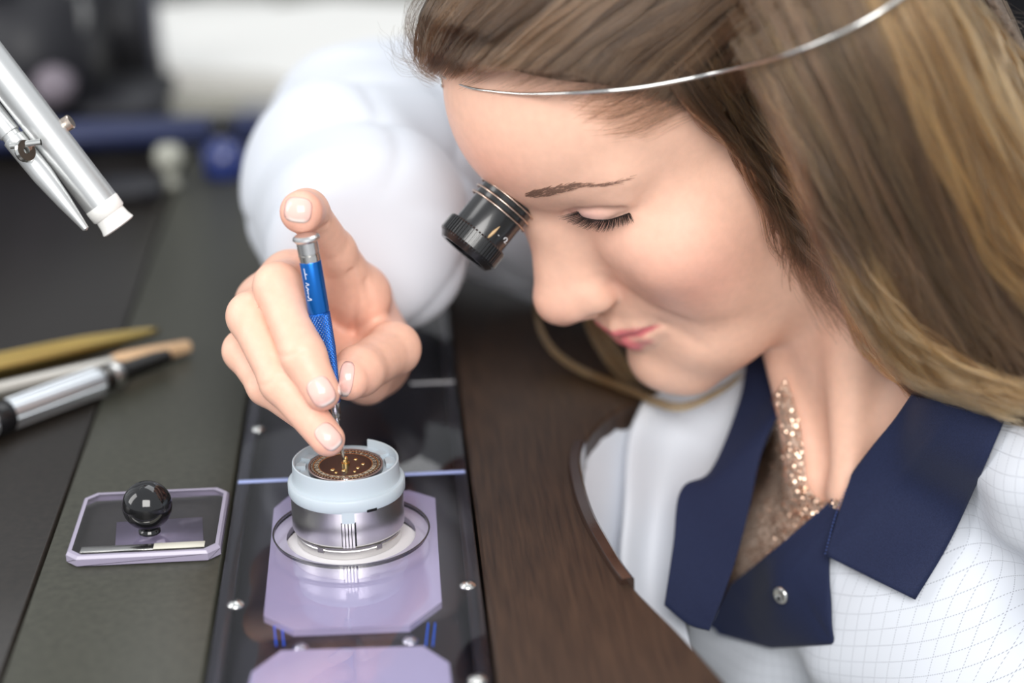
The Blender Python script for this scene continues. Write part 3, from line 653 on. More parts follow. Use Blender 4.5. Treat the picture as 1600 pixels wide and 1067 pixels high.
blouse, gb = drape('blouse', [[(1228, 590), (1246, 650), (1256, 710), (1263, 762), (1293, 784), (1345, 770)], [(1200, 640), (1207, 690), (1216, 750), (1235, 810), (1270, 830), (1320, 830)],
                              [(1160, 680), (1160, 740), (1162, 810), (1172, 880), (1212, 890), (1290, 900)], [(1110, 740), (1105, 800), (1105, 870), (1100, 960), (1125, 1000), (1210, 980)]],
                   blouse_base, (2.0, 3, 4, 4), M_blouse, person, n=(50, 70))
M_seq = mat('sequin', (.78, .55, .42), .22, metal=.9)
gn = gnormals(gb); NS = 5200; ii = rng.integers(0, 49, NS); jj = rng.integers(0, 69, NS); a_, b_ = rng.random((2, NS, 1))
c = gb[ii, jj]*(1-a_)*(1-b_)+gb[ii+1, jj]*a_*(1-b_)+gb[ii, jj+1]*(1-a_)*b_+gb[ii+1, jj+1]*a_*b_
n_ = gn[ii, jj]; n_ = n_*np.sign(((CAM-c)*n_).sum(1))[:, None]; n2 = n_+rng.normal(0, .45, (NS, 3)); n2 /= np.linalg.norm(n2, axis=1)[:, None]
u_ = np.cross(n2, [0.3, .5, .8]); u_ /= np.linalg.norm(u_, axis=1)[:, None]; w_ = np.cross(n2, u_); ang = np.arange(6)*math.pi/3; rr = rng.uniform(.0004, .00065, NS)
sv_ = (c+n_*.0016)[:, None]+rr[:, None, None]*(np.cos(ang)[None, :, None]*u_[:, None]+np.sin(ang)[None, :, None]*w_[:, None])
o = obj('sequins', mesh_np('sequins', sv_.reshape(-1, 3), np.arange(NS*6).reshape(NS, 6), False), M_seq, blouse); o['kind'] = 'stuff'
# press stud on the lapel, stitching along its edge
M_chrome = mat('polished_steel', (.72, .72, .70), .16, metal=1.0)
k = np.argmin(np.linalg.norm(proj(lg.reshape(-1, 3))[:, :2]-np.array([1222, 932]), axis=1)); c = lg.reshape(-1, 3)[k]; n_ = gnormals(lg).reshape(-1, 3)[k]; n_ = n_*np.sign((CAM-c)@n_)
v, f = lathe([(0, .0004), (.0007, .0004), (.0009, .0014), (.0020, .0012), (.0024, .0017), (.0033, .0016), (.0038, .0010), (.0038, .0)], 40, frame(c+n_*.0006, n_)); obj('press_stud', mesh_np('press_stud', v, f), M_chrome, coat)
v, f = lathe([(0, .0016), (.0022, .0014), (.0030, .0010), (.0032, .0)], 32, frame(W(1154, 690, .8135), -CD)); obj('press_stud', mesh_np('press_stud', v, f), M_chrome, coat)
M_thread = mat('thread', (.05, .09, .30), .6)
st = []
for e in (-.0012, .0012):
    q = arc_resample([(1334, 748), (1312, 800), (1294, 866)], 46)
    d = march(coat_sdf, q[:, 0], q[:, 1], .5, 1.0); d = np.where(np.isnan(d), .7, d)-.0092
    w = np.stack([W(x+e*4000, y, z) for (x, y), z in zip(q, d)])
    for i in range(0, 45, 2): st.append(tube(w[i:i+2], .00022, 5))
obj('stitching', mesh_np('stitching', *join(*st)), M_thread, coat)['kind'] = 'stuff'
tick('clothes')

# ------------------------------------------------------------------ the bench
def top_wood(nm, c1, c2, rough, stretch, scale=60, coat=.0):
    ma = mat(nm, c1, rough, spec=.5, coat=coat); return noise_vary(ma, c1, c2, scale, 6, stretch, bump=.06, bump_dist=.0006)
M_bench_l = top_wood('bench_laminate', (.034, .034, .026), (.050, .050, .038), .46, (1, 1, 1), 300)
M_bench_d = top_wood('bench_dark', (.009, .007, .0055), (.018, .014, .011), .35, (1, 1, 1), 300)
M_bench_r = top_wood('bench_wood', (.022, .012, .008), (.055, .030, .018), .45, (9, .5, 1), 60)
M_blackpl = mat('black_plastic', (.008, .008, .009), .25, spec=.5)
bench = thing('workbench', 'dark brown and grey workbench with a rounded cut-out in front of the woman', 'workbench')
XL, XR, YN, YF = -.048, .0485, -.26, .64
def slabobj(nm, poly, z0, z1, ma, parent, bev=.0015): o = obj(nm, mesh_any(nm, *prism(poly, z0, z1, bev)), ma, parent); return autosmooth(o)
def rect(x0, y0, x1, y1): return [(x0, y0), (x1, y0), (x1, y1), (x0, y1)]
slabobj('bench_panel', rect(-.1165, YN, XL-.0012, YF), -.03, 0, M_bench_l, bench, .0008)
slabobj('bench_panel', rect(-.62, YN, -.1178, YF), -.03, 0, M_bench_d, bench, .0008)
cut = np.array([G(*p)[:2] for p in [(1290, 1250), (1135, 1067), (1060, 985), (985, 910), (940, 840), (920, 800), (908, 760), (903, 720), (915, 690), (950, 650), (990, 630)]])
cutc = arc_resample(np.concatenate([[[.22, -.26]], cut, [[.143, .166], [.166, .202], [.23, .245], [.34, .25], [.56, .25]]]), 70)
poly = [(XR+.0012, YN)]+[tuple(p) for p in cutc]+[(.62, .25), (.62, YF), (XR+.0012, YF)]
slabobj('bench_panel', poly, -.03, 0, M_bench_r, bench, .0012)['label'] = 'dark brown wood panel with the rounded cut-out'
slabobj('under_shelf', rect(-.62, YN, .048, YF), -.06, -.031, M_blackpl, bench, .001)
# curved lip set into the edge of the cut-out
M_lip = mat('brown_lip', (.030, .014, .009), .22, spec=.6, coat=.6)
lc = np.array([p for p in arc_resample(cut, 160) if G(988, 912)[1]-.001 < p[1] < G(908, 696)[1]+.001])
lp = np.c_[lc-np.array([.0004, 0]), np.full(len(lc), .0)]
pr = np.array([(-.0038, -.012), (-.0038, .0012), (-.0030, .0024), (.0006, .0026), (.0016, .0018), (.0018, -.012)])
tg = np.gradient(lp[:, :2], axis=0); tg /= np.linalg.norm(tg, axis=1)[:, None]; nr = np.stack([-tg[:, 1], tg[:, 0]], 1)*-1
if (nr@np.array([1., 0])).mean() < 0: nr = -nr
v = np.concatenate([np.c_[lp[i, :2]+nr[i]*pr[:, :1], pr[:, 1:]] for i in range(len(lp))]); f = grid_faces(len(lp), len(pr), True)
v2, f2 = [list(x) for x in v], [list(x) for x in f]+[list(range(6)), [(len(lp)-1)*6+i for i in range(6)][::-1]]
autosmooth(obj('edge_lip', mesh_any('edge_lip', v2, f2), M_lip, bench))['label'] = 'glossy curved brown lip on the edge of the cut-out'
M_steel = mat('steel', (.62, .61, .59), .24, metal=1.0)
# ---- light plate let into the bench: black tray, lavender inserts, clear covers, screws
tray = thing('inset_tray', 'black inset tray with lavender inserts under clear covers, set in the bench', 'tray')
tray.location = (0, 0, -.03)
M_tray = mat('tray_black', (.010, .010, .012), .3, spec=.5)
slabobj('tray_floor', rect(XL, YN, XR, .33), -.03, -.0075, M_tray, tray, .0005)
slabobj('tray_back', rect(XL, .33, XR, YF), -.03, -.0005, M_tray, tray, .0005)
for x0, x1 in ((XL, XL+.0055), (XR-.0055, XR)): slabobj('tray_rail', rect(x0, YN, x1, .33), -.0075, -.0006, M_blackpl, tray, .0005)
HOLE = G(549, 827)[:2]; HR_ = .0302
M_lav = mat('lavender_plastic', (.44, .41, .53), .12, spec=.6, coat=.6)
def octa(pts, z): return [tuple(G(x, y, z)[:2]) for x, y in pts]
def ring_plate(nm, outer, c, r, z0, z1, ma, parent, seg=96, taper=0.0):
    """polygon plate with a round hole"""
    P = np.array(outer); ang = np.arange(seg)*2*math.pi/seg; dirs = np.stack([np.cos(ang), np.sin(ang)], 1); out = []
    for d_ in dirs:
        best = 9
        for a, b in zip(P, np.roll(P, -1, 0)):
            e = b-a; M2 = np.array([[d_[0], -e[0]], [d_[1], -e[1]]])
            if abs(np.linalg.det(M2)) < 1e-12: continue
            t, s_ = np.linalg.solve(M2, a-c)
            if t > 0 and -1e-6 <= s_ <= 1+1e-6: best = min(best, t)
        out.append(c+d_*best)
    out = np.array(out)
    for q in P:                                    # pull the nearest ray end onto each corner
        k_ = np.argmin(np.linalg.norm(out-q, axis=1)); out[k_] = q
    inn = c+dirs*r; inn0 = c+dirs*(r-taper)
    v = np.concatenate([np.c_[out, np.full(seg, z0)], np.c_[out, np.full(seg, z1)], np.c_[inn, np.full(seg, z1)], np.c_[inn0, np.full(seg, z0)]])
    i = np.arange(seg); k_ = (i+1) % seg; f = np.concatenate([np.stack([a*seg+i, a*seg+k_, b*seg+k_, b*seg+i], 1) for a, b in ((0, 1), (1, 2), (2, 3), (3, 0))])
    return autosmooth(obj(nm, mesh_np(nm, v, f), ma, parent))
zl = -.0045
ring_plate('insert_plate', octa([(412, 962), (458, 984), (640, 977), (690, 940), (680, 778), (640, 766), (455, 772), (428, 794)], zl), np.array(G(549, 835, zl)[:2]), .0255, -.0072, zl, M_lav, tray, taper=.0)['label'] = 'lavender insert with a round hole around the movement holder'
slabobj('insert_plate', octa([(372, 1140), (395, 1050), (440, 1017), (660, 1010), (700, 1036), (712, 1140)], zl), -.0072, zl, M_lav, tray, .0004)['label'] = 'lavender insert at the front of the tray'
slabobj('well_floor', [(HOLE[0]+.0265*math.cos(a), HOLE[1]+.0265*math.sin(a)) for a in np.arange(40)*math.pi/20], -.0074, -.0066, mat('white_plastic', (.72, .70, .72), .5), tray, .0002)
M_blue = mat('blue_strip', (.01, .16, .85), .4)
for x in (434, 446, 667, 678):
    a, b = G(x-2, 1012, -.0072), G(x+(-6 if x < 550 else 2), 975, -.0072); v, f = tube([a, b], .0009, 6, flat=.35); obj('blue_strip', mesh_np('blue_strip', v, f), M_blue, tray)
M_acr = bpy.data.materials.new('clear_acrylic'); M_acr.use_nodes = True; nt = M_acr.node_tree; nt.nodes.remove(nt.nodes['Principled BSDF'])
def clear(ma, tint, ior=1.5, rough=.0):
    nt = ma.node_tree; fr = nt.nodes.new('ShaderNodeFresnel'); fr.inputs[0].default_value = ior; tr = nt.nodes.new('ShaderNodeBsdfTransparent'); tr.inputs[0].default_value = (*tint, 1)
    gl = nt.nodes.new('ShaderNodeBsdfGlossy'); gl.inputs['Roughness'].default_value = rough; mx = nt.nodes.new('ShaderNodeMixShader')
    ge = nt.nodes.new('ShaderNodeNewGeometry'); mu = nt.nodes.new('ShaderNodeMath'); mu.operation = 'SUBTRACT'; mu.use_clamp = True; nt.links.new(fr.outputs[0], mu.inputs[0]); nt.links.new(ge.outputs['Backfacing'], mu.inputs[1]); nt.links.new(mu.outputs[0], mx.inputs[0]); nt.links.new(tr.outputs[0], mx.inputs[1]); nt.links.new(gl.outputs[0], mx.inputs[2]); nt.links.new(mx.outputs[0], nt.nodes['Material Output'].inputs[0])
clear(M_acr, (.93, .92, .97), 1.6)
ysplit = G(555, 744)[1]
ring_plate('acrylic_cover', rect(XL+.0005, YN, XR-.0005, ysplit-.0008), HOLE, HR_, -.0005, 0.0, M_acr, tray)['label'] = 'clear acrylic cover with a round hole'
slabobj('acrylic_cover', rect(XL+.0005, ysplit+.0008, XR-.0005, .33), -.0005, 0.0, M_acr, tray, .0002)
M_rim = mat('acrylic_rim', (.03, .03, .035), .12, spec=.7, coat=.5)
v, f = lathe([(HR_, -.0016), (HR_, .0001), (HR_+.0002, .0003), (HR_+.0006, .0003), (HR_+.0007, .0001)], 96, frame((*HOLE, 0), (0, 0, 1))); obj('hole_rim', mesh_np('hole_rim', v, f), M_rim, tray)
M_edge = mat('edge_highlight', (.35, .42, .72), .35, spec=.6)  # bluish highlight along the cover joint, put into the colour
slabobj('cover_edge', rect(XL+.001, ysplit-.0012, XR-.001, ysplit+.0012), -.0005, .0002, M_edge, tray, .0002)
slabobj('cover_edge', rect(XL+.075, .1715, XR-.001, .1735), -.0005, .0002, mat('pale_edge', (.45, .45, .46), .4), tray, .0002)
def screw(nm, c, r, parent, ma=None):
    h = .0011; v, f = lathe([(r*1.35, -.0004), (r*1.35, .0003), (r*1.1, .0004), (r, h*.7), (r*.75, h*1.05), (0, h*1.2)], 32, frame(c, (0, 0, 1))); o = obj(nm, mesh_np(nm, v, f), ma or M_chrome, parent)
    a = rng.uniform(0, 3.1); d_ = np.array([math.cos(a), math.sin(a), 0]); v, f = tube([np.array(c)-d_*r*.7+np.array([0, 0, h*1.12]), np.array(c)+d_*r*.7+np.array([0, 0, h*1.12])], r*.14, 4); obj('screw_slot', mesh_np('screw_slot', v, f), M_blackpl, o)
for px, py, z in ((731, 914, .0), (404, 670, .0), (368, 944, -.0), (746, 1062, 0)): screw('screw', tuple(G(px, py, z)), .0022, tray)
for px, py in ((470, 1012), (641, 1001)): screw('screw', tuple(G(px, py, -.0072)), .0021, tray)

# ------------------------------------------------------------------ movement holder
hc3 = np.array([HOLE[0], HOLE[1], -.0066]); HB_ = G(546, 838, -.0066); hc3[:2] = HB_[:2]
hold = thing('movement_holder', 'brushed steel movement holder with a grey plastic ring, standing in the round hole', 'holder'); hold.location = tuple(hc3)
M_brush = mat('brushed_steel', (.74, .73, .71), .31, metal=1.0, aniso=.8); _tn = N(M_brush, 'ShaderNodeTangent', direction_type='RADIAL', axis='Z'); L(M_brush, _tn.outputs[0], bsdf(M_brush).inputs['Tangent'])
HZ = .0335
fh = frame(hc3, (0, 0, 1))
v, f = lathe([(0, 0), (.0202, 0), (.0207, .0005), (.0207, .0036), (.0203, .0042), (.0199, .0046), (.0199, .0052), (.0218, .0062), (.0221, .0068), (.0221, .0230), (.0, .0230)], 128, fh); autosmooth(obj('body', mesh_np('body', v, f), M_brush, hold), 25)
v, f = lathe([(.0200, .0044), (.0211, .0045), (.0211, .0052), (.0200, .0053)], 96, fh); autosmooth(obj('groove_ring', mesh_np('groove_ring', v, f), M_steel, hold))
facing = np.array([CAM[0]-hc3[0], CAM[1]-hc3[1], 0]); facing /= np.linalg.norm(facing); side = np.array([-facing[1], facing[0], 0])
def radial(a, r, z): return hc3+r*(facing*math.cos(a)+side*math.sin(a))+np.array([0, 0, z])
def block(a0, a1, r0, r1, z0, z1, n=8):
    an = np.linspace(a0, a1, n); v = np.array([radial(a, r, z) for a in an for r, z in ((r0, z0), (r1, z0), (r1, z1), (r0, z1))]); f = [list(x) for x in grid_faces(n, 4, True)]+[[0, 1, 2, 3], [4*n-1, 4*n-2, 4*n-3, 4*n-4]]; return v, f
v, f = block(-.135, .125, .0215, .0223, .0066, .0168, 6); autosmooth(obj('flute_shade', mesh_any('flute_shade', v, f), M_blackpl, hold))  # black backing paints the shade between and beside the flutes
for a in (-.095, -.04, .015, .07): v, f = block(a-.019, a+.019, .0218, .0231, .0064, .0168, 5); autosmooth(obj('flute', mesh_any('flute', v, f), M_brush, hold))
for a in (-.55, .55): v, f = block(a-.06, a+.06, .0206, .0218, .0030, .0052, 5); autosmooth(obj('catch', mesh_any('catch', v, f), M_steel, hold))
M_grey = mat('grey_plastic', (.46, .52, .57), .42, spec=.4, sss=.05)
v, f = lathe([(.0205, .0205), (.0226, .0208), (.0230, .0216), (.0230, .0252), (.0226, .0258), (.0213, .0262), (.0210, .0272), (.0209, .0302), (.0208, .0335), (.0204, .0338), (.0200, .0336), (.0198, .0300), (.0180, .0298), (.0178, .0292), (.0, .0292)], 128, fh)
# notch in the upper rim at the back
keep = []
cen = v[f].mean(1)-hc3; an = np.arctan2(cen@side, cen@facing); rr = np.hypot(cen@side, cen@facing)
nt_ = (np.abs(((an-math.pi*.93)+math.pi) % (2*math.pi)-math.pi) < .26) & (cen[:, 2] > .0305) & (rr > .0190)
ringo = autosmooth(obj('plastic_ring', mesh_np('plastic_ring', v, f[~nt_]), M_grey, hold)); ringo['label'] = 'light grey plastic ring'
v, f = block(-.11, .10, .0205, .0229, .0168, .0215, 6); autosmooth(obj('ring_tab', mesh_any('ring_tab', v, f), M_grey, ringo))
v, f = block(.32, .50, .0226, .0231, .0206, .0217, 6); autosmooth(obj('slot', mesh_any('slot', v, f), M_blackpl, ringo))
for a, w_ in ((-2.2, .12), (2.2, .12), (-1.75, .08), (1.7, .16)): v, f = block(a-w_, a+w_, .0158, .0198, .0290, .0310, 6); autosmooth(obj('clip', mesh_any('clip', v, f), M_grey, ringo))
# watch movement with its printed date ring
M_dial = mat('dial_brown', (.018, .009, .008), .35, spec=.6, coat=.3); M_gold = mat('gold', (.80, .58, .26), .25, metal=1.0); M_print = mat('printed_cream', (.90, .80, .62), .5)
mc = hc3+np.array([0, 0, .0302]); mv = thing('watch_movement', 'dark brown watch movement with a cream printed date ring, in the grey holder ring', 'movement'); mv.location = tuple(mc)
fm = frame(mc, (0, 0, 1)); v, f = lathe([(0, -.001), (.0146, -.001), (.0146, .0008), (.0143, .0011), (0, .0011)], 96, fm); autosmooth(obj('dial', mesh_np('dial', v, f), M_dial, mv))
v, f = lathe([(.0140, .0011), (.0147, .0013), (.0147, .0008)], 96, fm); obj('outer_rim', mesh_np('outer_rim', v, f), mat('rose_metal', (.42, .34, .32), .3, metal=.8), mv)
bx = []
for k_ in range(31):                                                     # date numerals, as small printed digits
    a = k_*2*math.pi/31
    for s_ in ((0,) if k_+1 < 10 else (-.035, .035)):
        bx.append((a+s_, str(k_+1)[0 if (k_+1 < 10 or s_ < 0) else 1]))
SEG = {'0': [(0, 0, 0, 2), (1, 0, 1, 2), (0, 0, 1, 0), (0, 2, 1, 2)], '1': [(.5, 0, .5, 2)], '2': [(0, 2, 1, 2), (1, 1, 1, 2), (0, 1, 1, 1), (0, 0, 0, 1), (0, 0, 1, 0)], '3': [(0, 2, 1, 2), (1, 0, 1, 2), (.2, 1, 1, 1), (0, 0, 1, 0)],
       '4': [(0, 1, 0, 2), (0, 1, 1, 1), (1, 0, 1, 2)], '5': [(0, 2, 1, 2), (0, 1, 0, 2), (0, 1, 1, 1), (1, 0, 1, 1), (0, 0, 1, 0)], '6': [(0, 2, 1, 2), (0, 0, 0, 2), (0, 1, 1, 1), (1, 0, 1, 1), (0, 0, 1, 0)],
       '7': [(0, 2, 1, 2), (1, 0, 1, 2)], '8': [(0, 0, 0, 2), (1, 0, 1, 2), (0, 0, 1, 0), (0, 1, 1, 1), (0, 2, 1, 2)], '9': [(0, 1, 0, 2), (1, 0, 1, 2), (0, 0, 1, 0), (0, 1, 1, 1), (0, 2, 1, 2)]}
def flat_bar(p, q, w, z):
    p, q = np.array(p), np.array(q); d_ = (q-p)/np.linalg.norm(q-p); n_ = np.array([-d_[1], d_[0]])*w; p, q = p-d_*w, q+d_*w
    return np.array([[*(p-n_), z], [*(q-n_), z], [*(q+n_), z], [*(p+n_), z]]), np.array([[0, 1, 2, 3]])
prs = []
for a, ch in bx:
    er, et = np.array([math.cos(a), math.sin(a)]), np.array([-math.sin(a), math.cos(a)])
    for x0, y0, x1, y1 in SEG[ch]:
        P_ = lambda x, y: mc[:2]+er*(.01085+y*.00062)+et*(.5-x)*.00056
        prs.append(flat_bar(P_(x0, y0), P_(x1, y1), .00011, mc[2]+.00118))
obj('date_numerals', mesh_np('date_numerals', *join(*prs), False), M_print, mv)
tk = []
for k_ in range(60): a = k_*math.pi/30; e = np.array([math.cos(a), math.sin(a)]); tk.append(flat_bar(mc[:2]+e*.0131, mc[:2]+e*.0135, .00012, mc[2]+.00118))
for k_ in range(31): a = (k_+.5)*2*math.pi/31; e = np.array([math.cos(a), math.sin(a)]); tk.append(flat_bar(mc[:2]+e*.0106, mc[:2]+e*.0122, .00004, mc[2]+.00118))
obj('minute_track', mesh_np('minute_track', *join(*tk), False), M_print, mv)
for r in (.0103, .0125): v, f = lathe([(r, .00112), (r+.00018, .00122), (r+.00036, .00112)], 96, fm); obj('track_ring', mesh_np('track_ring', v, f), M_gold, mv)
v, f = lathe([(.0017, .001), (.0017, .0020), (.0010, .0022), (.0010, .0042), (.0007, .0046), (0, .0046)], 24, fm); autosmooth(obj('centre_post', mesh_np('centre_post', v, f), M_gold, mv))
for a, r, q in ((-.15, .0055, .0006), (.9, .006, .0005), (-.9, .0065, .0006), (.45, .0078, .0004), (-.5, .0080, .0004), (1.5, .0068, .0005), (2.4, .0060, .0005)):
    c = mc+r*(facing*math.cos(a)+side*math.sin(a))+np.array([0, 0, .0011]); v, f = lathe([(q*1.5, 0), (q*1.4, .0003), (q, .0004), (0, .0003)], 16, frame(c, (0, 0, 1))); obj('jewel_setting', mesh_np('jewel_setting', v, f), M_gold, mv)
c = mc+facing*.0135+np.array([0, 0, .001]); v, f = lathe([(.0013, 0), (.0012, .0006), (.0006, .0008), (0, .0006)], 20, frame(c, (0, 0, 1))); obj('setting_screw', mesh_np('setting_screw', v, f), M_chrome, mv)

# ------------------------------------------------------------------ screwdriver
S0, S1 = W(478, 369, .688), mc+np.array([-.0008, -.0004, .0016])
S1 = W(538, 722, proj(S1)[2]-.0005); sl = np.linalg.norm(S1-S0); ax = (S1-S0)/sl
sd = thing('screwdriver', 'blue knurled precision screwdriver with a silver swivel cap, held on the watch movement', 'screwdriver'); sd.location = tuple(S1)
fs = frame(S0, ax, facing); mm = lambda *l: [(r/1000, z/1000) for r, z in l]; k = sl*1000/87.0
M_alu = mat('satin_aluminium', (.68, .68, .68), .32, metal=1.0); M_anod = mat('blue_anodised', (.004, .125, .47), .28, metal=.75, spec=.6, coat=.2)
v, f = lathe(mm((0, -.6), (4.2, -.5), (5.1, .2), (5.2, 1.0), (4.6, 1.7), (4.0, 2.2), (4.0, 6.4), (3.8, 6.5), (0, 6.5)), 64, fs); autosmooth(obj('swivel_cap', mesh_np('swivel_cap', v, f), M_alu, sd))
v, f = lathe(mm((0, 6.5), (3.7, 6.5), (3.7, 7.0), (4.05, 7.1), (4.05, 9.6), (0, 9.6)), 64, fs); autosmooth(obj('collar', mesh_np('collar', v, f), M_steel, sd))
v, f = lathe(mm((0, 9.6), (4.0, 9.6), (4.15, 9.9), (4.15, 29.6), (3.9, 29.9), (0, 29.9)), 64, fs); hd = autosmooth(obj('handle', mesh_np('handle', v, f), M_anod, sd)); hd['label'] = 'smooth blue handle with white script'
# knurled, tapering grip
nz, na = 230, 132; z = np.linspace(29.9, 63*k, nz); r = np.interp(z, [29.9, 30.6, 45, 57*k, 63*k], [3.8, 4.25, 4.2, 3.1, 2.6]); th = np.arange(na)*2*math.pi/na
u1 = (th[None]*11/math.pi+z[:, None]*.62) % 1.0; u2 = (th[None]*11/math.pi-z[:, None]*.62) % 1.0
kn = np.minimum(np.abs(u1-.5), np.abs(u2-.5)); top_ = kn.copy(); kn = -.26*np.clip(1-kn/.3, 0, 1)*np.minimum(1, (z-29.9)/.7)[:, None]*np.clip((57*k-z)/1.0, 0, 1)[:, None]
rad = (r[:, None]+kn)/1000; v = np.stack([rad*np.cos(th), rad*np.sin(th), np.repeat(z[:, None]/1000, na, 1)], 2).reshape(-1, 3); f = grid_faces(nz, na, True)
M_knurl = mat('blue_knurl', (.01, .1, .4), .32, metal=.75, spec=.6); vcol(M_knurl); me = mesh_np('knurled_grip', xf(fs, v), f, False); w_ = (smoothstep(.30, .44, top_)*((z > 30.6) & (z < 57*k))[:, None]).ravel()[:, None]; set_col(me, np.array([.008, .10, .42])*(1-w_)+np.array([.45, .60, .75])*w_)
obj('knurled_grip', me, M_knurl, sd)['label'] = 'diamond-knurled blue grip'
v, f = lathe(mm((2.6, 63*k), (2.2, 63.2*k), (1.9, 68*k), (1.5, 68.5*k), (1.4, 70*k), (0, 70*k)), 40, fs); autosmooth(obj('chuck', mesh_np('chuck', v, f), M_steel, sd))
v, f = lathe(mm((.62, 69.5*k), (.62, 84*k), (.45, 86.8*k), (0, 87*k)), 24, fs); obj('blade', mesh_np('blade', v, f), M_steel, sd)
# script on the handle (written down the barrel, illegible white signature)
M_white = mat('white_print', (.85, .87, .9), .5)
scr = [[(0, -1.2), (.1, 3.2)], [(0, 1.0), (.9, 1.2)], [(-.3, 4.6), (1.0, 5.2), (-.2, 5.6), (-.5, 6.1)], [(-.5, 6.3), (.2, 6.7), (.4, 7.2), (-.3, 7.4)], [(-.3, 7.6), (.2, 8.1), (-.2, 8.5), (.3, 9.1)], [(.2, 9.4), (-.3, 9.9), (.1, 10.6), (1.1, 11.2), (-.7, 11.5)]]
tb = []
vd = -CD@fs[:, :3]; a0 = math.atan2(vd[1], vd[0]); sgn = 1 if (fs[:, :3]@np.array([-math.sin(a0), math.cos(a0), 0]))@CR > 0 else -1
for stroke in scr:
    q = arc_resample(stroke, 14) if len(stroke) > 2 else lin_up(stroke, 8); aa = a0+sgn*(-.62+q[:, 0]/4.15*1.1); w = np.stack([4.17*np.cos(aa), 4.17*np.sin(aa), 12.6+q[:, 1]], 1)/1000; tb.append(tube(xf(fs, w), .00013, 5))
obj('script', mesh_np('script', *join(*tb)), M_white, hd)

# ------------------------------------------------------------------ eye loupe with its head wire
lo_ax = (-CR*.632-CU*.775)*math.cos(.06)-CD*math.sin(.06); LC = W(725, 394, .742)
lp_ = thing('eye_loupe', 'black eye loupe with a knurled ring, worn on a thin steel head wire', 'loupe'); lp_.location = tuple(LC)
fl = frame(LC, -lo_ax, CR)                                                # z runs from the front rim towards the eye
M_blk = mat('black_barrel', (.010, .010, .011), .28, spec=.6, coat=.3)
na = 464*2; th = np.arange(na)*2*math.pi/na; tooth = np.where((th*58/math.pi) % 2 < 1.15, 0, -.55)
rows = [(9.6, -.2), (11.4, -.3), (13.0, 1.6), (13.9, 2.6), (13.9, 8.6), (13.3, 9.4), (11.8, 9.5)]
v = np.concatenate([np.stack([(r+tooth*(1 if 2 < z < 9 else 0))/1000*np.cos(th), (r+tooth*(1 if 2 < z < 9 else 0))/1000*np.sin(th), np.full(na, z/1000)], 1) for r, z in rows]); f = grid_faces(len(rows), na, True)
obj('knurled_ring', mesh_np('knurled_ring', xf(fl, v), f, False), M_blk, lp_)
v, f = lathe(mm((11.6, 9.3), (11.6, 21.5), (11.9, 22), (11.9, 31), (13.5, 34), (15.5, 41), (15.2, 41.2), (13.0, 34), (11.0, 30), (10.8, 0.5), (9.6, -.2)), 96, fl); autosmooth(obj('barrel', mesh_np('barrel', v, f), M_blk, lp_), 40)
v, f = lathe(mm((0, 2.2), (4, 2.0), (8, 1.3), (10.8, .5)), 64, fl); obj('lens', mesh_np('lens', v, f), M_acr, lp_)
M_bronze = mat('spring_wire', (.62, .50, .42), .3, metal=1.0)
t_ = np.linspace(0, 2*math.pi, 65)
for z in (21.8, 24.8, 27.8):
    w = np.stack([.0131*np.cos(t_), .0131*np.sin(t_), np.full(65, z/1000)+.0004*np.sin(t_)], 1); v, f = tube(xf(fl, w), .00042, 8, cap=False); obj('wire_ring', mesh_np('wire_ring', v, f), M_bronze, lp_)
def on_barrel(px, py):
    """nearest barrel point to a pixel: angle and height"""
    best = None
    for a in np.linspace(0, 2*math.pi, 241):
        for z in np.linspace(9.5, 21.5, 49):
            q = xf(fl, np.array([[11.75e-3*math.cos(a), 11.75e-3*math.sin(a), z/1000]]))[0]
            n_ = fl[:, :3]@np.array([math.cos(a), math.sin(a), 0])
            if n_@(CAM-q) < 0: continue
            d_ = np.hypot(*(proj(q)[:2]-np.array([px, py])))
            if best is None or d_ < best[0]: best = (d_, q)
    return best[1]
def stroke_on(pts, r, ma, nm):
    w = np.stack([on_barrel(*p) for p in pts]); v, f = tube(arc_resample(w, 5*len(w)) if len(w) > 2 else w, r, 6); obj(nm, mesh_np(nm, v, f), ma, lp_)
stroke_on([(787, 374), (790, 371), (793, 373), (791, 377), (788, 378), (791, 381)], .00016, M_white, 'engraved_mark')
stroke_on([(778, 367), (780, 368)], .00014, M_white, 'engraved_mark')
w0, w1 = on_barrel(759, 375), on_barrel(781, 354); P_ = np.linspace(w0, w1, 12); v, f = tube(P_, np.array([.2, .6, .75, .8, .85, .9, .85, .75, .6, .45, .3, .1])*.00075, 10, flat=1); obj('tan_mark', mesh_np('tan_mark', v, f), mat('tan_paint', (.50, .34, .18), .5), lp_)
hb = [(694, 121), (720, 133), (750, 140), (790, 145), (830, 147), (900, 145), (990, 138), (1080, 122), (1150, 106), (1200, 93), (1250, 78), (1300, 58), (1350, 33), (1410, -4), (1470, -50)]
q = arc_resample(hb, 60); d = hdepth(q[:, 0], q[:, 1])-.0085*smoothstep(800, 960, q[:, 0])-.0045*smoothstep(950, 1150, q[:, 0])-.0012; d = np.convolve(np.pad(d, 4, mode='edge'), np.ones(9)/9, 'valid')
dh = march(lambda p: head_sdf(to_head(p))*f32(HS), q[:, 0], q[:, 1], .55, 1.1)-.0009; w_ = smoothstep(770, 880, q[:, 0]); d = np.where(np.isfinite(dh), dh*(1-w_)+d*w_, d)
near = np.stack([W(x, y, z) for (x, y), z in zip(q, d)]); qa = to_head((near[:1]*1000).astype(f32))[0]
def fore_x(y, z):
    xs = np.linspace(60, 112, 400); return xs[np.argmin(np.abs(head_sdf(np.stack([xs, np.full(400, y), np.full(400, z)], 1).astype(f32))))]
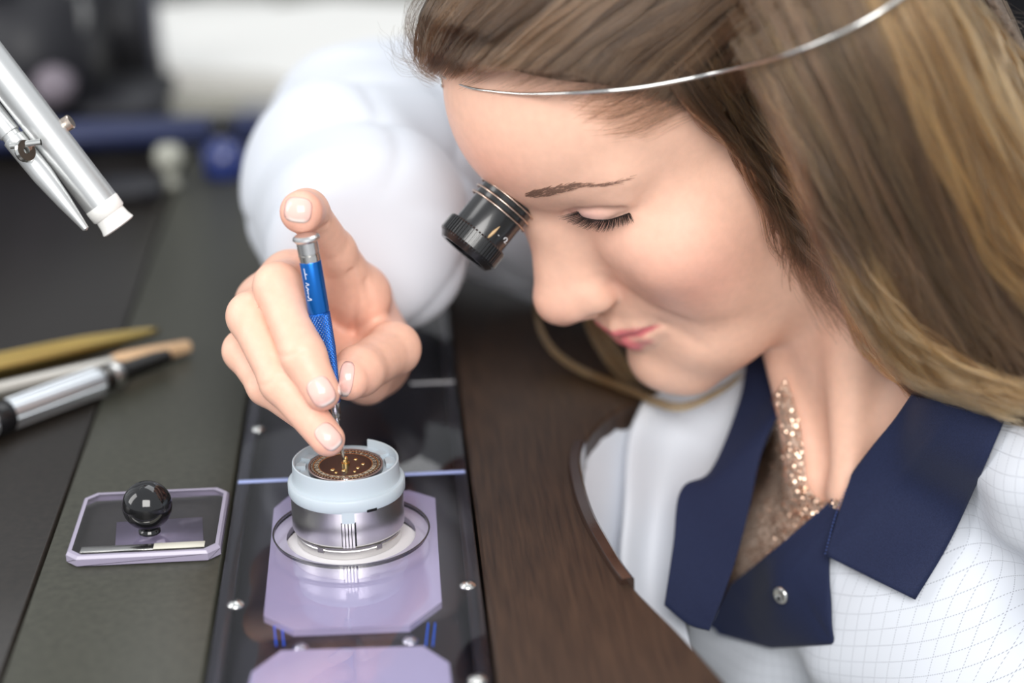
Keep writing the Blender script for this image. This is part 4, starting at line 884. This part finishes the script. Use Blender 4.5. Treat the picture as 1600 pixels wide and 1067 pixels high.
far = np.concatenate([from_head([[fore_x(y, z)+.9, y, z] for y, z in ((qa[1]-7, qa[2]-.5), (-16, qa[2]-3), (-28, qa[2]-8), (-40, 52), (-46, 40), (-48, 26))])/1000, xf(fl, [[0, -.0125, .031]])])
far = far[::-1]
wire = arc_resample(np.concatenate([far, near[::3]]), 140); rw = np.interp(np.arange(140), [0, 55, 75, 140], [.0004, .0004, .00075, .0008])
v, f = tube(wire, rw, 10); obj('head_wire', mesh_np('head_wire', v, f), M_chrome, lp_)['label'] = 'thin steel head wire running over the hair'
tick('main objects')

# ------------------------------------------------------------------ clear block with the black ball
bp = thing('ball_cover', 'clear acrylic cover plate with a shiny black ball knob, on the bench', 'cover'); x0, y0, x1, y1 = -.1075, .0005, -.0492, .0575; bp.location = ((x0+x1)/2, (y0+y1)/2, 0)
M_glass = bpy.data.materials.new('acrylic_block'); M_glass.use_nodes = True; M_glass.node_tree.nodes.remove(M_glass.node_tree.nodes['Principled BSDF']); clear(M_glass, (.86, .84, .88), 1.5, .02)
ch = .0045; oct_ = [(x0+ch, y0), (x1-ch, y0), (x1, y0+ch), (x1, y1-ch), (x1-ch, y1), (x0+ch, y1), (x0, y1-ch), (x0, y0+ch)]
slabobj('plate', oct_, .0006, .0046, M_glass, bp, .0012)
M_lave = mat('lavender_edge', (.34, .31, .40), .25, spec=.6)
P8 = np.array(oct_); c8 = P8.mean(0); inn = c8+(P8-c8)*np.array([.93, .93]); n8 = 8
v = np.concatenate([np.c_[P8, np.full(8, .0008)], np.c_[P8, np.full(8, .0036)], np.c_[c8+(P8-c8)*.975, np.full(8, .0047)], np.c_[inn, np.full(8, .0047)], np.c_[inn, np.full(8, .0044)]])
autosmooth(obj('bevelled_edge', mesh_np('bevelled_edge', v, grid_faces(5, 8, True)), M_lave, bp), 20)
slabobj('front_strip', rect(x0+.0055, y0+.0035, x1-.0065, y0+.0080), .0046, .0049, M_steel, bp, .0001); slabobj('front_strip', rect(x0+.033, y0+.0034, x1-.006, y0+.0081), .0047, .0050, mat('refraction_cream', (.60, .58, .50), .45), bp, .0001)  # cream half paints the bright refraction along the front edge
slabobj('underlay', octa([(180, 862), (183, 818), (316, 810), (318, 855)], .0), .0001, .0006, M_lav, bp, .0001)['label'] = 'flat lavender patch under the clear plate'  # thin lavender sheet below the clear plate
bc_ = np.array([*G(234, 831, .0047)[:2], 0]); fb = frame(bc_, (0, 0, 1)); R_b = .0096; zb = .0047+.0025+R_b*.93; a = np.linspace(-1.2, math.pi/2, 40)
v, f = lathe([(.0042, .0047), (.0042, .0058), (.0036, .0062), (.0034, .0072)]+[(R_b*math.cos(t), zb+R_b*math.sin(t)) for t in a], 72, fb); obj('ball_knob', mesh_np('ball_knob', v, f), mat('black_gloss', (.006, .006, .007), .09, spec=.6, coat=.25), bp)

# ------------------------------------------------------------------ tools on the bench at the left
def lying(p, q, zp, zq): return G(*p, zp), G(*q, zq)
M_brass = mat('brass', (.55, .40, .14), .32, metal=1.0); M_wood = mat('peg_wood', (.55, .36, .20), .6); noise_vary(M_wood, (.46, .28, .15), (.62, .42, .25), 300, 4, (1, 6, 1))
tz = thing('tweezers', 'brass tweezers lying on the dark bench, behind the wooden-tipped stick', 'tweezers'); a, b = lying((-130, 602), (247, 516), .006, .006); tz.location = tuple(a*[1, 1, 0])
dn = (b-a)/np.linalg.norm(b-a); sdv = np.cross(dn, [0, 0, 1])
for s_ in (1, -1):
    t = np.linspace(0, 1, 30); mid_ = a+(b-a)*t[:, None]+sdv*(s_*(.0004+.0042*np.sin(math.pi*np.clip(t*.92+.08, 0, 1))**.7))[:, None]; wd = np.interp(t, [0, .25, .7, 1], [.004, .0052, .0040, .0012])
    g = np.stack([mid_-np.array([0, 0, 1])*wd[:, None], mid_+np.array([0, 0, 1])*wd[:, None]], 1); obj('arm', mesh_np('arm', *slab(g, .0013)), M_brass, tz)
st_ = thing('pegwood_stick', 'pale stick with a wooden tip lying between the tweezers and the silver handle', 'stick'); a, b = lying((-140, 640), (296, 541), .0062, .0048); st_.location = tuple(a*[1, 1, 0]); fa = frame(a, b-a, (0, 0, 1)); Ls = np.linalg.norm(b-a)
v, f = lathe([(0, 0), (.0032, 0), (.0036, .001), (.0036, Ls*.71), (.0032, Ls*.72), (0, Ls*.72)], 32, fa); autosmooth(obj('shaft', mesh_np('shaft', v, f), mat('pale_shaft', (.50, .48, .44), .35, metal=.6), st_))
v, f = lathe([(0, Ls*.705), (.0042, Ls*.71), (.0048, Ls*.74), (.0044, Ls*.86), (.0034, Ls*.985), (.0028, Ls), (0, Ls)], 28, fa); autosmooth(obj('wooden_tip', mesh_np('wooden_tip', v, f), M_wood, st_))
hn = thing('hand_vise', 'ribbed silver tool handle with a dark collar lying before the pale stick', 'tool'); a, b = lying((-150, 708), (262, 556), .0088, .0074); hn.location = tuple(a*[1, 1, 0]); fa = frame(a, b-a, (0, 0, 1)); Lh = np.linalg.norm(b-a)
na = 96; th = np.arange(na)*2*math.pi/na; fl_ = np.where((th*8/math.pi) % 2 < 1.4, 0, -.0006); zz = [(0, 0), (.0040, .0), (.0072, .001), (.0072, Lh*.70), (.0064, Lh*.715), (.0, Lh*.715)]
v = np.concatenate([np.stack([(r+(fl_ if r > .007 else 0))*np.cos(th), (r+(fl_ if r > .007 else 0))*np.sin(th), np.full(na, z)], 1) for r, z in zz]); f = grid_faces(len(zz), na, True); obj('handle', mesh_np('handle', xf(fa, v), f, False), mat('silver_handle', (.60, .63, .66), .3, metal=.85), hn)
v, f = lathe([(0, Lh*.30), (.0072, Lh*.30), (.0076, Lh*.305), (.0076, Lh*.36), (.0072, Lh*.365), (0, Lh*.365)], 48, fa); autosmooth(obj('end_band', mesh_np('end_band', v, f), M_blackpl, hn))
v, f = lathe([(0, Lh*.70), (.0055, Lh*.71), (.0060, Lh*.74), (.0060, Lh*.80), (.0046, Lh*.83), (.0042, Lh*.95), (.0032, Lh), (0, Lh)], 48, fa); autosmooth(obj('dark_collar', mesh_np('dark_collar', v, f), mat('dark_steel', (.10, .095, .09), .3, metal=1.0), hn))
v, f = lathe([(.0064, Lh*.755), (.0067, Lh*.76), (.0067, Lh*.785), (.0064, Lh*.79)], 48, fa); obj('bright_band', mesh_np('bright_band', v, f), M_steel, hn)

# ------------------------------------------------------------------ probe arm coming in from the upper left
pa = thing('probe_arm', 'satin silver tube with a white tip and a pointed rod clamped beside it', 'tool arm')
T1, T0 = W(185, 353, .735), W(-230, -190, .70); dt = (T1-T0)/np.linalg.norm(T1-T0); Lt = np.linalg.norm(T1-T0); fa = frame(T0, dt, CR)
M_satin = mat('satin_silver', (.66, .67, .67), .36, metal=.8)
BASE = np.array([T0[0]-.07, T0[1]+.02, 0.0004]); pa.location = tuple(BASE)
rT = .0071
v, f = lathe([(0, 0), (rT, 0), (rT, Lt*.945), (0, Lt*.945)], 48, fa); autosmooth(obj('tube', mesh_np('tube', v, f), M_satin, pa))
M_tip = mat('white_tip', (.80, .79, .76), .5)
v, f = lathe([(0, Lt*.93), (rT*.99, Lt*.93), (rT*1.03, Lt*.935), (rT*1.0, Lt*.962), (rT*.88, Lt*.966), (rT*.92, Lt*.985), (rT*1.02, Lt*1.0), (rT*.9, Lt*1.003), (0, Lt*1.003)], 48, fa); autosmooth(obj('white_tip', mesh_np('white_tip', v, f), M_tip, pa), 50)
Q0, Q1 = W(-44, 134, .722), W(136, 360, .724); fq = frame(Q0, Q1-Q0, CR); Lq = np.linalg.norm(Q1-Q0)
v, f = lathe([(0, 0), (.0044, 0), (.0044, Lq*.33), (.0038, Lq*.335), (.0038, Lq*.36), (.0046, Lq*.365), (.0043, Lq*.62), (.0031, Lq*.8), (.0013, Lq*.99), (0, Lq)], 40, fq); autosmooth(obj('pointed_rod', mesh_np('pointed_rod', v, f), M_satin, pa))
v, f = tube([W(16, 228, .714), W(64, 222, .714)], .0013, 16); obj('pivot_pin', mesh_np('pivot_pin', v, f), M_chrome, pa)
v, f = lathe([(.0014, -.0012), (.0042, -.0012), (.0046, 0), (.0042, .0012), (.0014, .0012)], 40, frame(W(39, 236, .7135), CR*.75+CU*.2-CD*.6, CU)); autosmooth(obj('pivot_washer', mesh_np('pivot_washer', v, f), M_chrome, pa))
kA, kB = W(70, 215, .730), W(110, 190, .728); v, f = lathe([(0, 0), (.0022, 0), (.0022, .0075), (.0030, .0080), (.0030, .0125), (.0026, .0130), (0, .0130)], 32, frame(kA, kB-kA, CU)); autosmooth(obj('clamp_knob', mesh_np('clamp_knob', v, f), mat('rosy_steel', (.66, .56, .48), .3, metal=1.0), pa))
v, f = tube(arc_resample([T0+dt*.01, T0-dt*.03, BASE+np.array([0, 0, T0[2]*.75]), BASE+np.array([0, 0, .004])], 40), .0065, 20); obj('stand_post', mesh_np('stand_post', v, f), M_satin, pa)
v, f = lathe([(0, 0), (.03, 0), (.03, .006), (.026, .009), (0, .009)], 48, frame(BASE, (0, 0, 1))); autosmooth(obj('stand_foot', mesh_np('stand_foot', v, f), M_blackpl, pa))
tick('tools')

# ------------------------------------------------------------------ the room behind
def box(nm, lo, hi, ma, parent=None, bev=.004): 
    bm = bmesh.new(); bmesh.ops.create_cube(bm, size=1)
    for v in bm.verts: v.co = Vector([lo[i]+(v.co[i]+.5)*(hi[i]-lo[i]) for i in range(3)])
    if bev: bmesh.ops.bevel(bm, geom=bm.edges[:], offset=bev, segments=2, affect='EDGES')
    me = bpy.data.meshes.new(nm); bm.to_mesh(me); bm.free(); return autosmooth(obj(nm, me, ma, parent), 40)
def struct(o): o['kind'] = 'structure'; return o
M_floor = mat('floor_grey', (.30, .29, .27), .6); noise_vary(M_floor, (.26, .25, .23), (.34, .33, .31), 8, 4)
struct(box('floor', (-3.2, -2.6, -.95), (3.4, 4.2, -.90), M_floor, bev=0))
M_wall = mat('wall_paint', (.55, .55, .56), .85)
struct(box('wall_back', (-3.2, 4.1, -.90), (3.4, 4.2, 3.6), M_wall, bev=0))
tick('room')
# second bench beyond, with its things
M_b2 = mat('bench_olive', (.22, .21, .17), .5); noise_vary(M_b2, (.19, .18, .145), (.26, .25, .21), 12, 3)
b2 = thing('workbench', 'olive-grey second workbench standing behind the first one', 'workbench'); b2.location = (0, .9, -.9)
box('table_top', (-1.3, .68, -.045), (.42, 1.5, -.012), M_b2, b2)
for x in (-1.2, .36):
    for y in (.75, 1.42): box('leg', (x-.03, y-.03, -.9), (x+.03, y+.03, -.045), M_blackpl, b2, .002)
for x in (-.58, .58):
    for y in (-.2, .58): box('leg', (x-.03, y-.03, -.9), (x+.03, y+.03, -.06), M_blackpl, bench, .002)
M_rail = mat('blue_rail', (.022, .030, .085), .4)
e = G(380, 262)[1]
box('back_rail', (-.40, .605, .006), (-.06, .635, .022), M_rail, bench, .003)['label'] = 'dark blue rail along the far edge'
M_paper = mat('paper', (.80, .79, .76), .8)
def flat_sheet(nm, px, label, group, z, th=.004, cat='paper'):
    P = [G(*p, z)[:2] for p in px]; o = slabobj(nm, [tuple(p) for p in P], z, z+th, M_paper, None, .0005); return tag(o, label, cat, group)
flat_sheet('paper_stack', [(262, 142), (425, 152), (452, 160), (720, 128), (720, 40), (520, 30), (250, 62)], 'large white paper stack on the second bench, its corner cut slantwise', None, -.012, .02)
flat_sheet('paper_stack', [(236, 50), (420, 44), (430, 18), (240, 14)], 'narrow white paper stack behind the large one on the second bench', None, -.012, .012)
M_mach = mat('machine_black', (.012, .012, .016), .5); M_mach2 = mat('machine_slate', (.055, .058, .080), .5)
def standing(nm, x0, y0, x1, y1, d, depth, ma, label, cat, zb, parent_parts=()):
    """an upright case whose front face fills the given part of the view at distance d, standing on level zb"""
    d = proj(G((x0+x1)/2, y1, zb))[2] if d is None else d; a, b = W(x0, y1, d), W(x1, y0, d); t = thing(nm, label, cat); t.location = ((a[0]+b[0])/2, a[1]+depth/2, zb)
    box('case', (a[0], a[1], zb), (b[0], a[1]+depth, b[2]), ma, t, .008); return t, a, b
t, a, b = standing('bench_machine', -60, -40, 128, 236, None, .16, M_mach, 'black bench machine standing at the far left end of the bench', 'machine', -.012); a_d = proj(a)[2]-.005
v, f = lathe([(0, 0), (.014, 0), (.014, .02), (.010, .03), (0, .03)], 32, frame(W(90, 130, a_d), (0, -1, .1))); obj('lamp_head', mesh_np('lamp_head', v, f), mat('mauve_metal', (.20, .17, .20), .5), t)
v, f = lathe([(0, 0), (.02, 0), (.02, .012), (0, .014)], 32, frame(W(95, 22, a_d), (0, -1, .1))); obj('dial_knob', mesh_np('dial_knob', v, f), mat('grey_knob', (.25, .25, .25), .4), t)
box('display', (a[0]+.012, a[1]-.004, .10), (a[0]+.05, a[1]+.004, .16), mat('display_grey', (.05, .06, .075), .2), t, .002)
t, a, b = standing('monitor', 132, -40, 240, 150, None, .05, M_mach2, 'slate-grey upright screen housing beside the black machine', 'monitor', -.012)
box('bezel', (a[0]+.004, a[1]-.004, .006), (b[0]-.004, a[1]+.003, b[2]-.006), M_mach, t, .002)
t, a, b = standing('storage_box', 136, 172, 250, 240, None, .09, mat('box_slate', (.05, .05, .062), .5), 'low dark slate box in front of the grey screen housing', 'box', -.012)
box('lid', (a[0]-.003, a[1]-.003, b[2]-.004), (b[0]+.003, a[1]+.103, b[2]+.006), M_mach, t, .002)
p = G(268, 292, 0); kn = thing('pull_knob', 'pale round knob standing before the blue rail on the bench', 'knob'); kn.location = tuple(p)
v, f = lathe([(0, 0), (.006, 0), (.006, .004), (.0035, .007), (.0045, .011), (.0085, .015), (.0095, .021), (.007, .027), (0, .029)], 40, frame(p, (0, 0, 1))); obj('knob', mesh_np('knob', v, f), mat('pale_knob', (.36, .36, .31), .5), kn)
p = G(352, 275, 0); kb = thing('ink_bottle', 'small dark blue bottle standing before the blue rail on the bench', 'bottle'); kb.location = tuple(p)
v, f = lathe([(0, 0), (.013, 0), (.014, .002), (.014, .018), (.010, .022), (.006, .024), (.006, .030)], 40, frame(p, (0, 0, 1))); obj('glass', mesh_np('glass', v, f), mat('blue_glass', (.02, .035, .16), .15, coat=.5), kb)
v, f = lathe([(.0075, .028), (.008, .029), (.008, .038), (.007, .039), (0, .039)], 32, frame(p, (0, 0, 1))); obj('cap', mesh_np('cap', v, f), M_blackpl, kb)
t, a, b = standing('parts_box', 372, 196, 452, 240, None, .07, mat('grey_box', (.24, .25, .24), .5), 'small grey parts box behind the blue rail, left of the white sleeve', 'box', -.012)
box('lid', (a[0]-.002, a[1]-.002, b[2]-.003), (b[0]+.002, a[1]+.072, b[2]+.004), mat('grey_lid', (.32, .32, .33), .5), t, .002)
P = [G(*p)[:2] for p in [(150, 320), (252, 314), (262, 292), (165, 296)]]; o = slabobj('rail_shadow_slab', [tuple(p) for p in P], .0004, .009, M_mach, None, .002); tag(o, 'flat black slab painting the shadow before the blue rail on the bench', 'tray')  # dark slab put where only the rail's shadow lies
# soft bag, plant, stool back, cabinet
M_pink = mat('pink_cloth', (.62, .40, .33), .8); noise_vary(M_pink, (.55, .35, .29), (.68, .45, .38), 20, 3)
c = G(560, 188, 0)+np.array([0, .03, 0]); v, f = surfnet(lambda p_: ell(p_, c*1000+np.array([0, 0, 12]), (38, 22, 16))+np.sin(p_[:, 0]*f32(.2))*f32(.8)+np.sin(p_[:, 1]*f32(.17)+1)*f32(.8), c*1000-60, c*1000+60, 3)
pc = thing('cloth_pouch', 'small salmon-pink cloth pouch lying behind the white sleeve', 'pouch'); pc.location = tuple(c); obj('pouch_body', mesh_np('pouch_body', v/1000, f), M_pink, pc); v, f = tube(arc_resample([c+np.array([-.03, -.012, .02]), c+np.array([0, -.02, .03]), c+np.array([.03, -.01, .02])], 20), .002, 8); obj('drawstring', mesh_np('drawstring', v, f), M_paper, pc)
c2 = W(500, 2, 2.55); v, f = surfnet(lambda p_: ell(p_, c2*1000, (70, 40, 26))+np.sin(p_[:, 0]*f32(.1))*f32(2), c2*1000-90, c2*1000+90, 5)
tag(obj('cushion', mesh_np('cushion', v/1000, f), M_pink), 'pink seat cushion far behind the papers at the top edge', 'cushion')
box('cushion_seat', (c2[0]-.2, c2[1]-.15, c2[2]-.06), (c2[0]+.2, c2[1]+.2, c2[2]-.025), M_mach2); o = bpy.data.objects['cushion_seat']; o.name = 'stool'; tag(o, 'dark stool far behind the papers carrying the pink cushion', 'stool')
box('leg', (c2[0]-.03, c2[1], -.9), (c2[0]+.03, c2[1]+.06, c2[2]-.06), M_mach2, o)
c3 = W(248, 0, 1.85); pl = thing('potted_plant', 'small green plant in a dark pot beyond the papers at the top edge', 'plant'); pl.location = (c3[0], c3[1], -.012)
v, f = lathe([(0, 0), (.045, 0), (.055, .09), (.05, .09), (.045, .08), (0, .08)], 32, frame((c3[0], c3[1], -.012), (0, 0, 1))); autosmooth(obj('pot', mesh_np('pot', v, f), M_mach, pl))
M_leaf = mat('leaf_green', (.10, .32, .05), .5)
for k_ in range(26):
    a = k_*2.4; e = .5+.5*((k_*7) % 11)/11; d_ = np.array([math.cos(a)*e, math.sin(a)*e, 1.2-.6*e]); p0 = np.array([c3[0], c3[1], .066]); sd_ = np.cross(d_, [0, 0, 1.]); sd_ /= np.linalg.norm(sd_); t_ = np.linspace(0, 1, 8)
    md = p0+d_*t_[:, None]*.085+np.array([0, 0, -1])*(t_**2*.03*e)[:, None]; wd = .013*np.sin(math.pi*(t_*.94+.05)); g = np.stack([md-sd_*wd[:, None], md+np.array([0, 0, -.002]), md+sd_*wd[:, None]], 1); obj('leaf', mesh_np('leaf', *slab(g, .0006)), M_leaf, pl)
cb = thing('cabinet', 'black cabinet standing far behind her hair at the upper right', 'cabinet'); a = W(1490, 0, 2.6); cb.location = (a[0]+.45, a[1], -.9)
box('carcass', (a[0], a[1], -.9), (a[0]+.9, a[1]+.5, .9), mat('cabinet_black', (.012, .012, .013), .5), cb, .004)
for s_ in (0, 1): d_ = box('door', (a[0]+.01+s_*.445, a[1]-.02, -.85), (a[0]+.435+s_*.445, a[1], .88), M_mach, cb, .003); box('handle', (a[0]+(.40 if s_ == 0 else .47), a[1]-.04, -.1), (a[0]+(.41 if s_ == 0 else .48), a[1]-.02, .1), M_steel, d_, .002)
p0 = W(1440, 6, 2.3); bk = thing('binder', 'white ring binder standing on a small table beside the black cabinet', 'binder'); bk.location = (p0[0], p0[1], p0[2]-.12)
box('cover', (p0[0]-.05, p0[1], p0[2]-.12), (p0[0]+.03, p0[1]+.22, p0[2]+.18), M_paper, bk, .004); box('spine_label', (p0[0]-.035, p0[1]-.002, p0[2]), (p0[0]+.015, p0[1], p0[2]+.1), M_mach2, bk, 0)
st2 = thing('side_table', 'grey side table under the white binder beside the black cabinet', 'table'); st2.location = (p0[0], p0[1], -.9)
box('table_top', (p0[0]-.25, p0[1]-.1, p0[2]-.15), (p0[0]+.1, p0[1]+.4, p0[2]-.12), M_b2, st2)
for x in (-.22, .07):
    for y in (-.07, .37): box('leg', (p0[0]+x-.015, p0[1]+y-.015, -.9), (p0[0]+x+.015, p0[1]+y+.015, p0[2]-.15), M_mach, st2, .001)
tick('all')
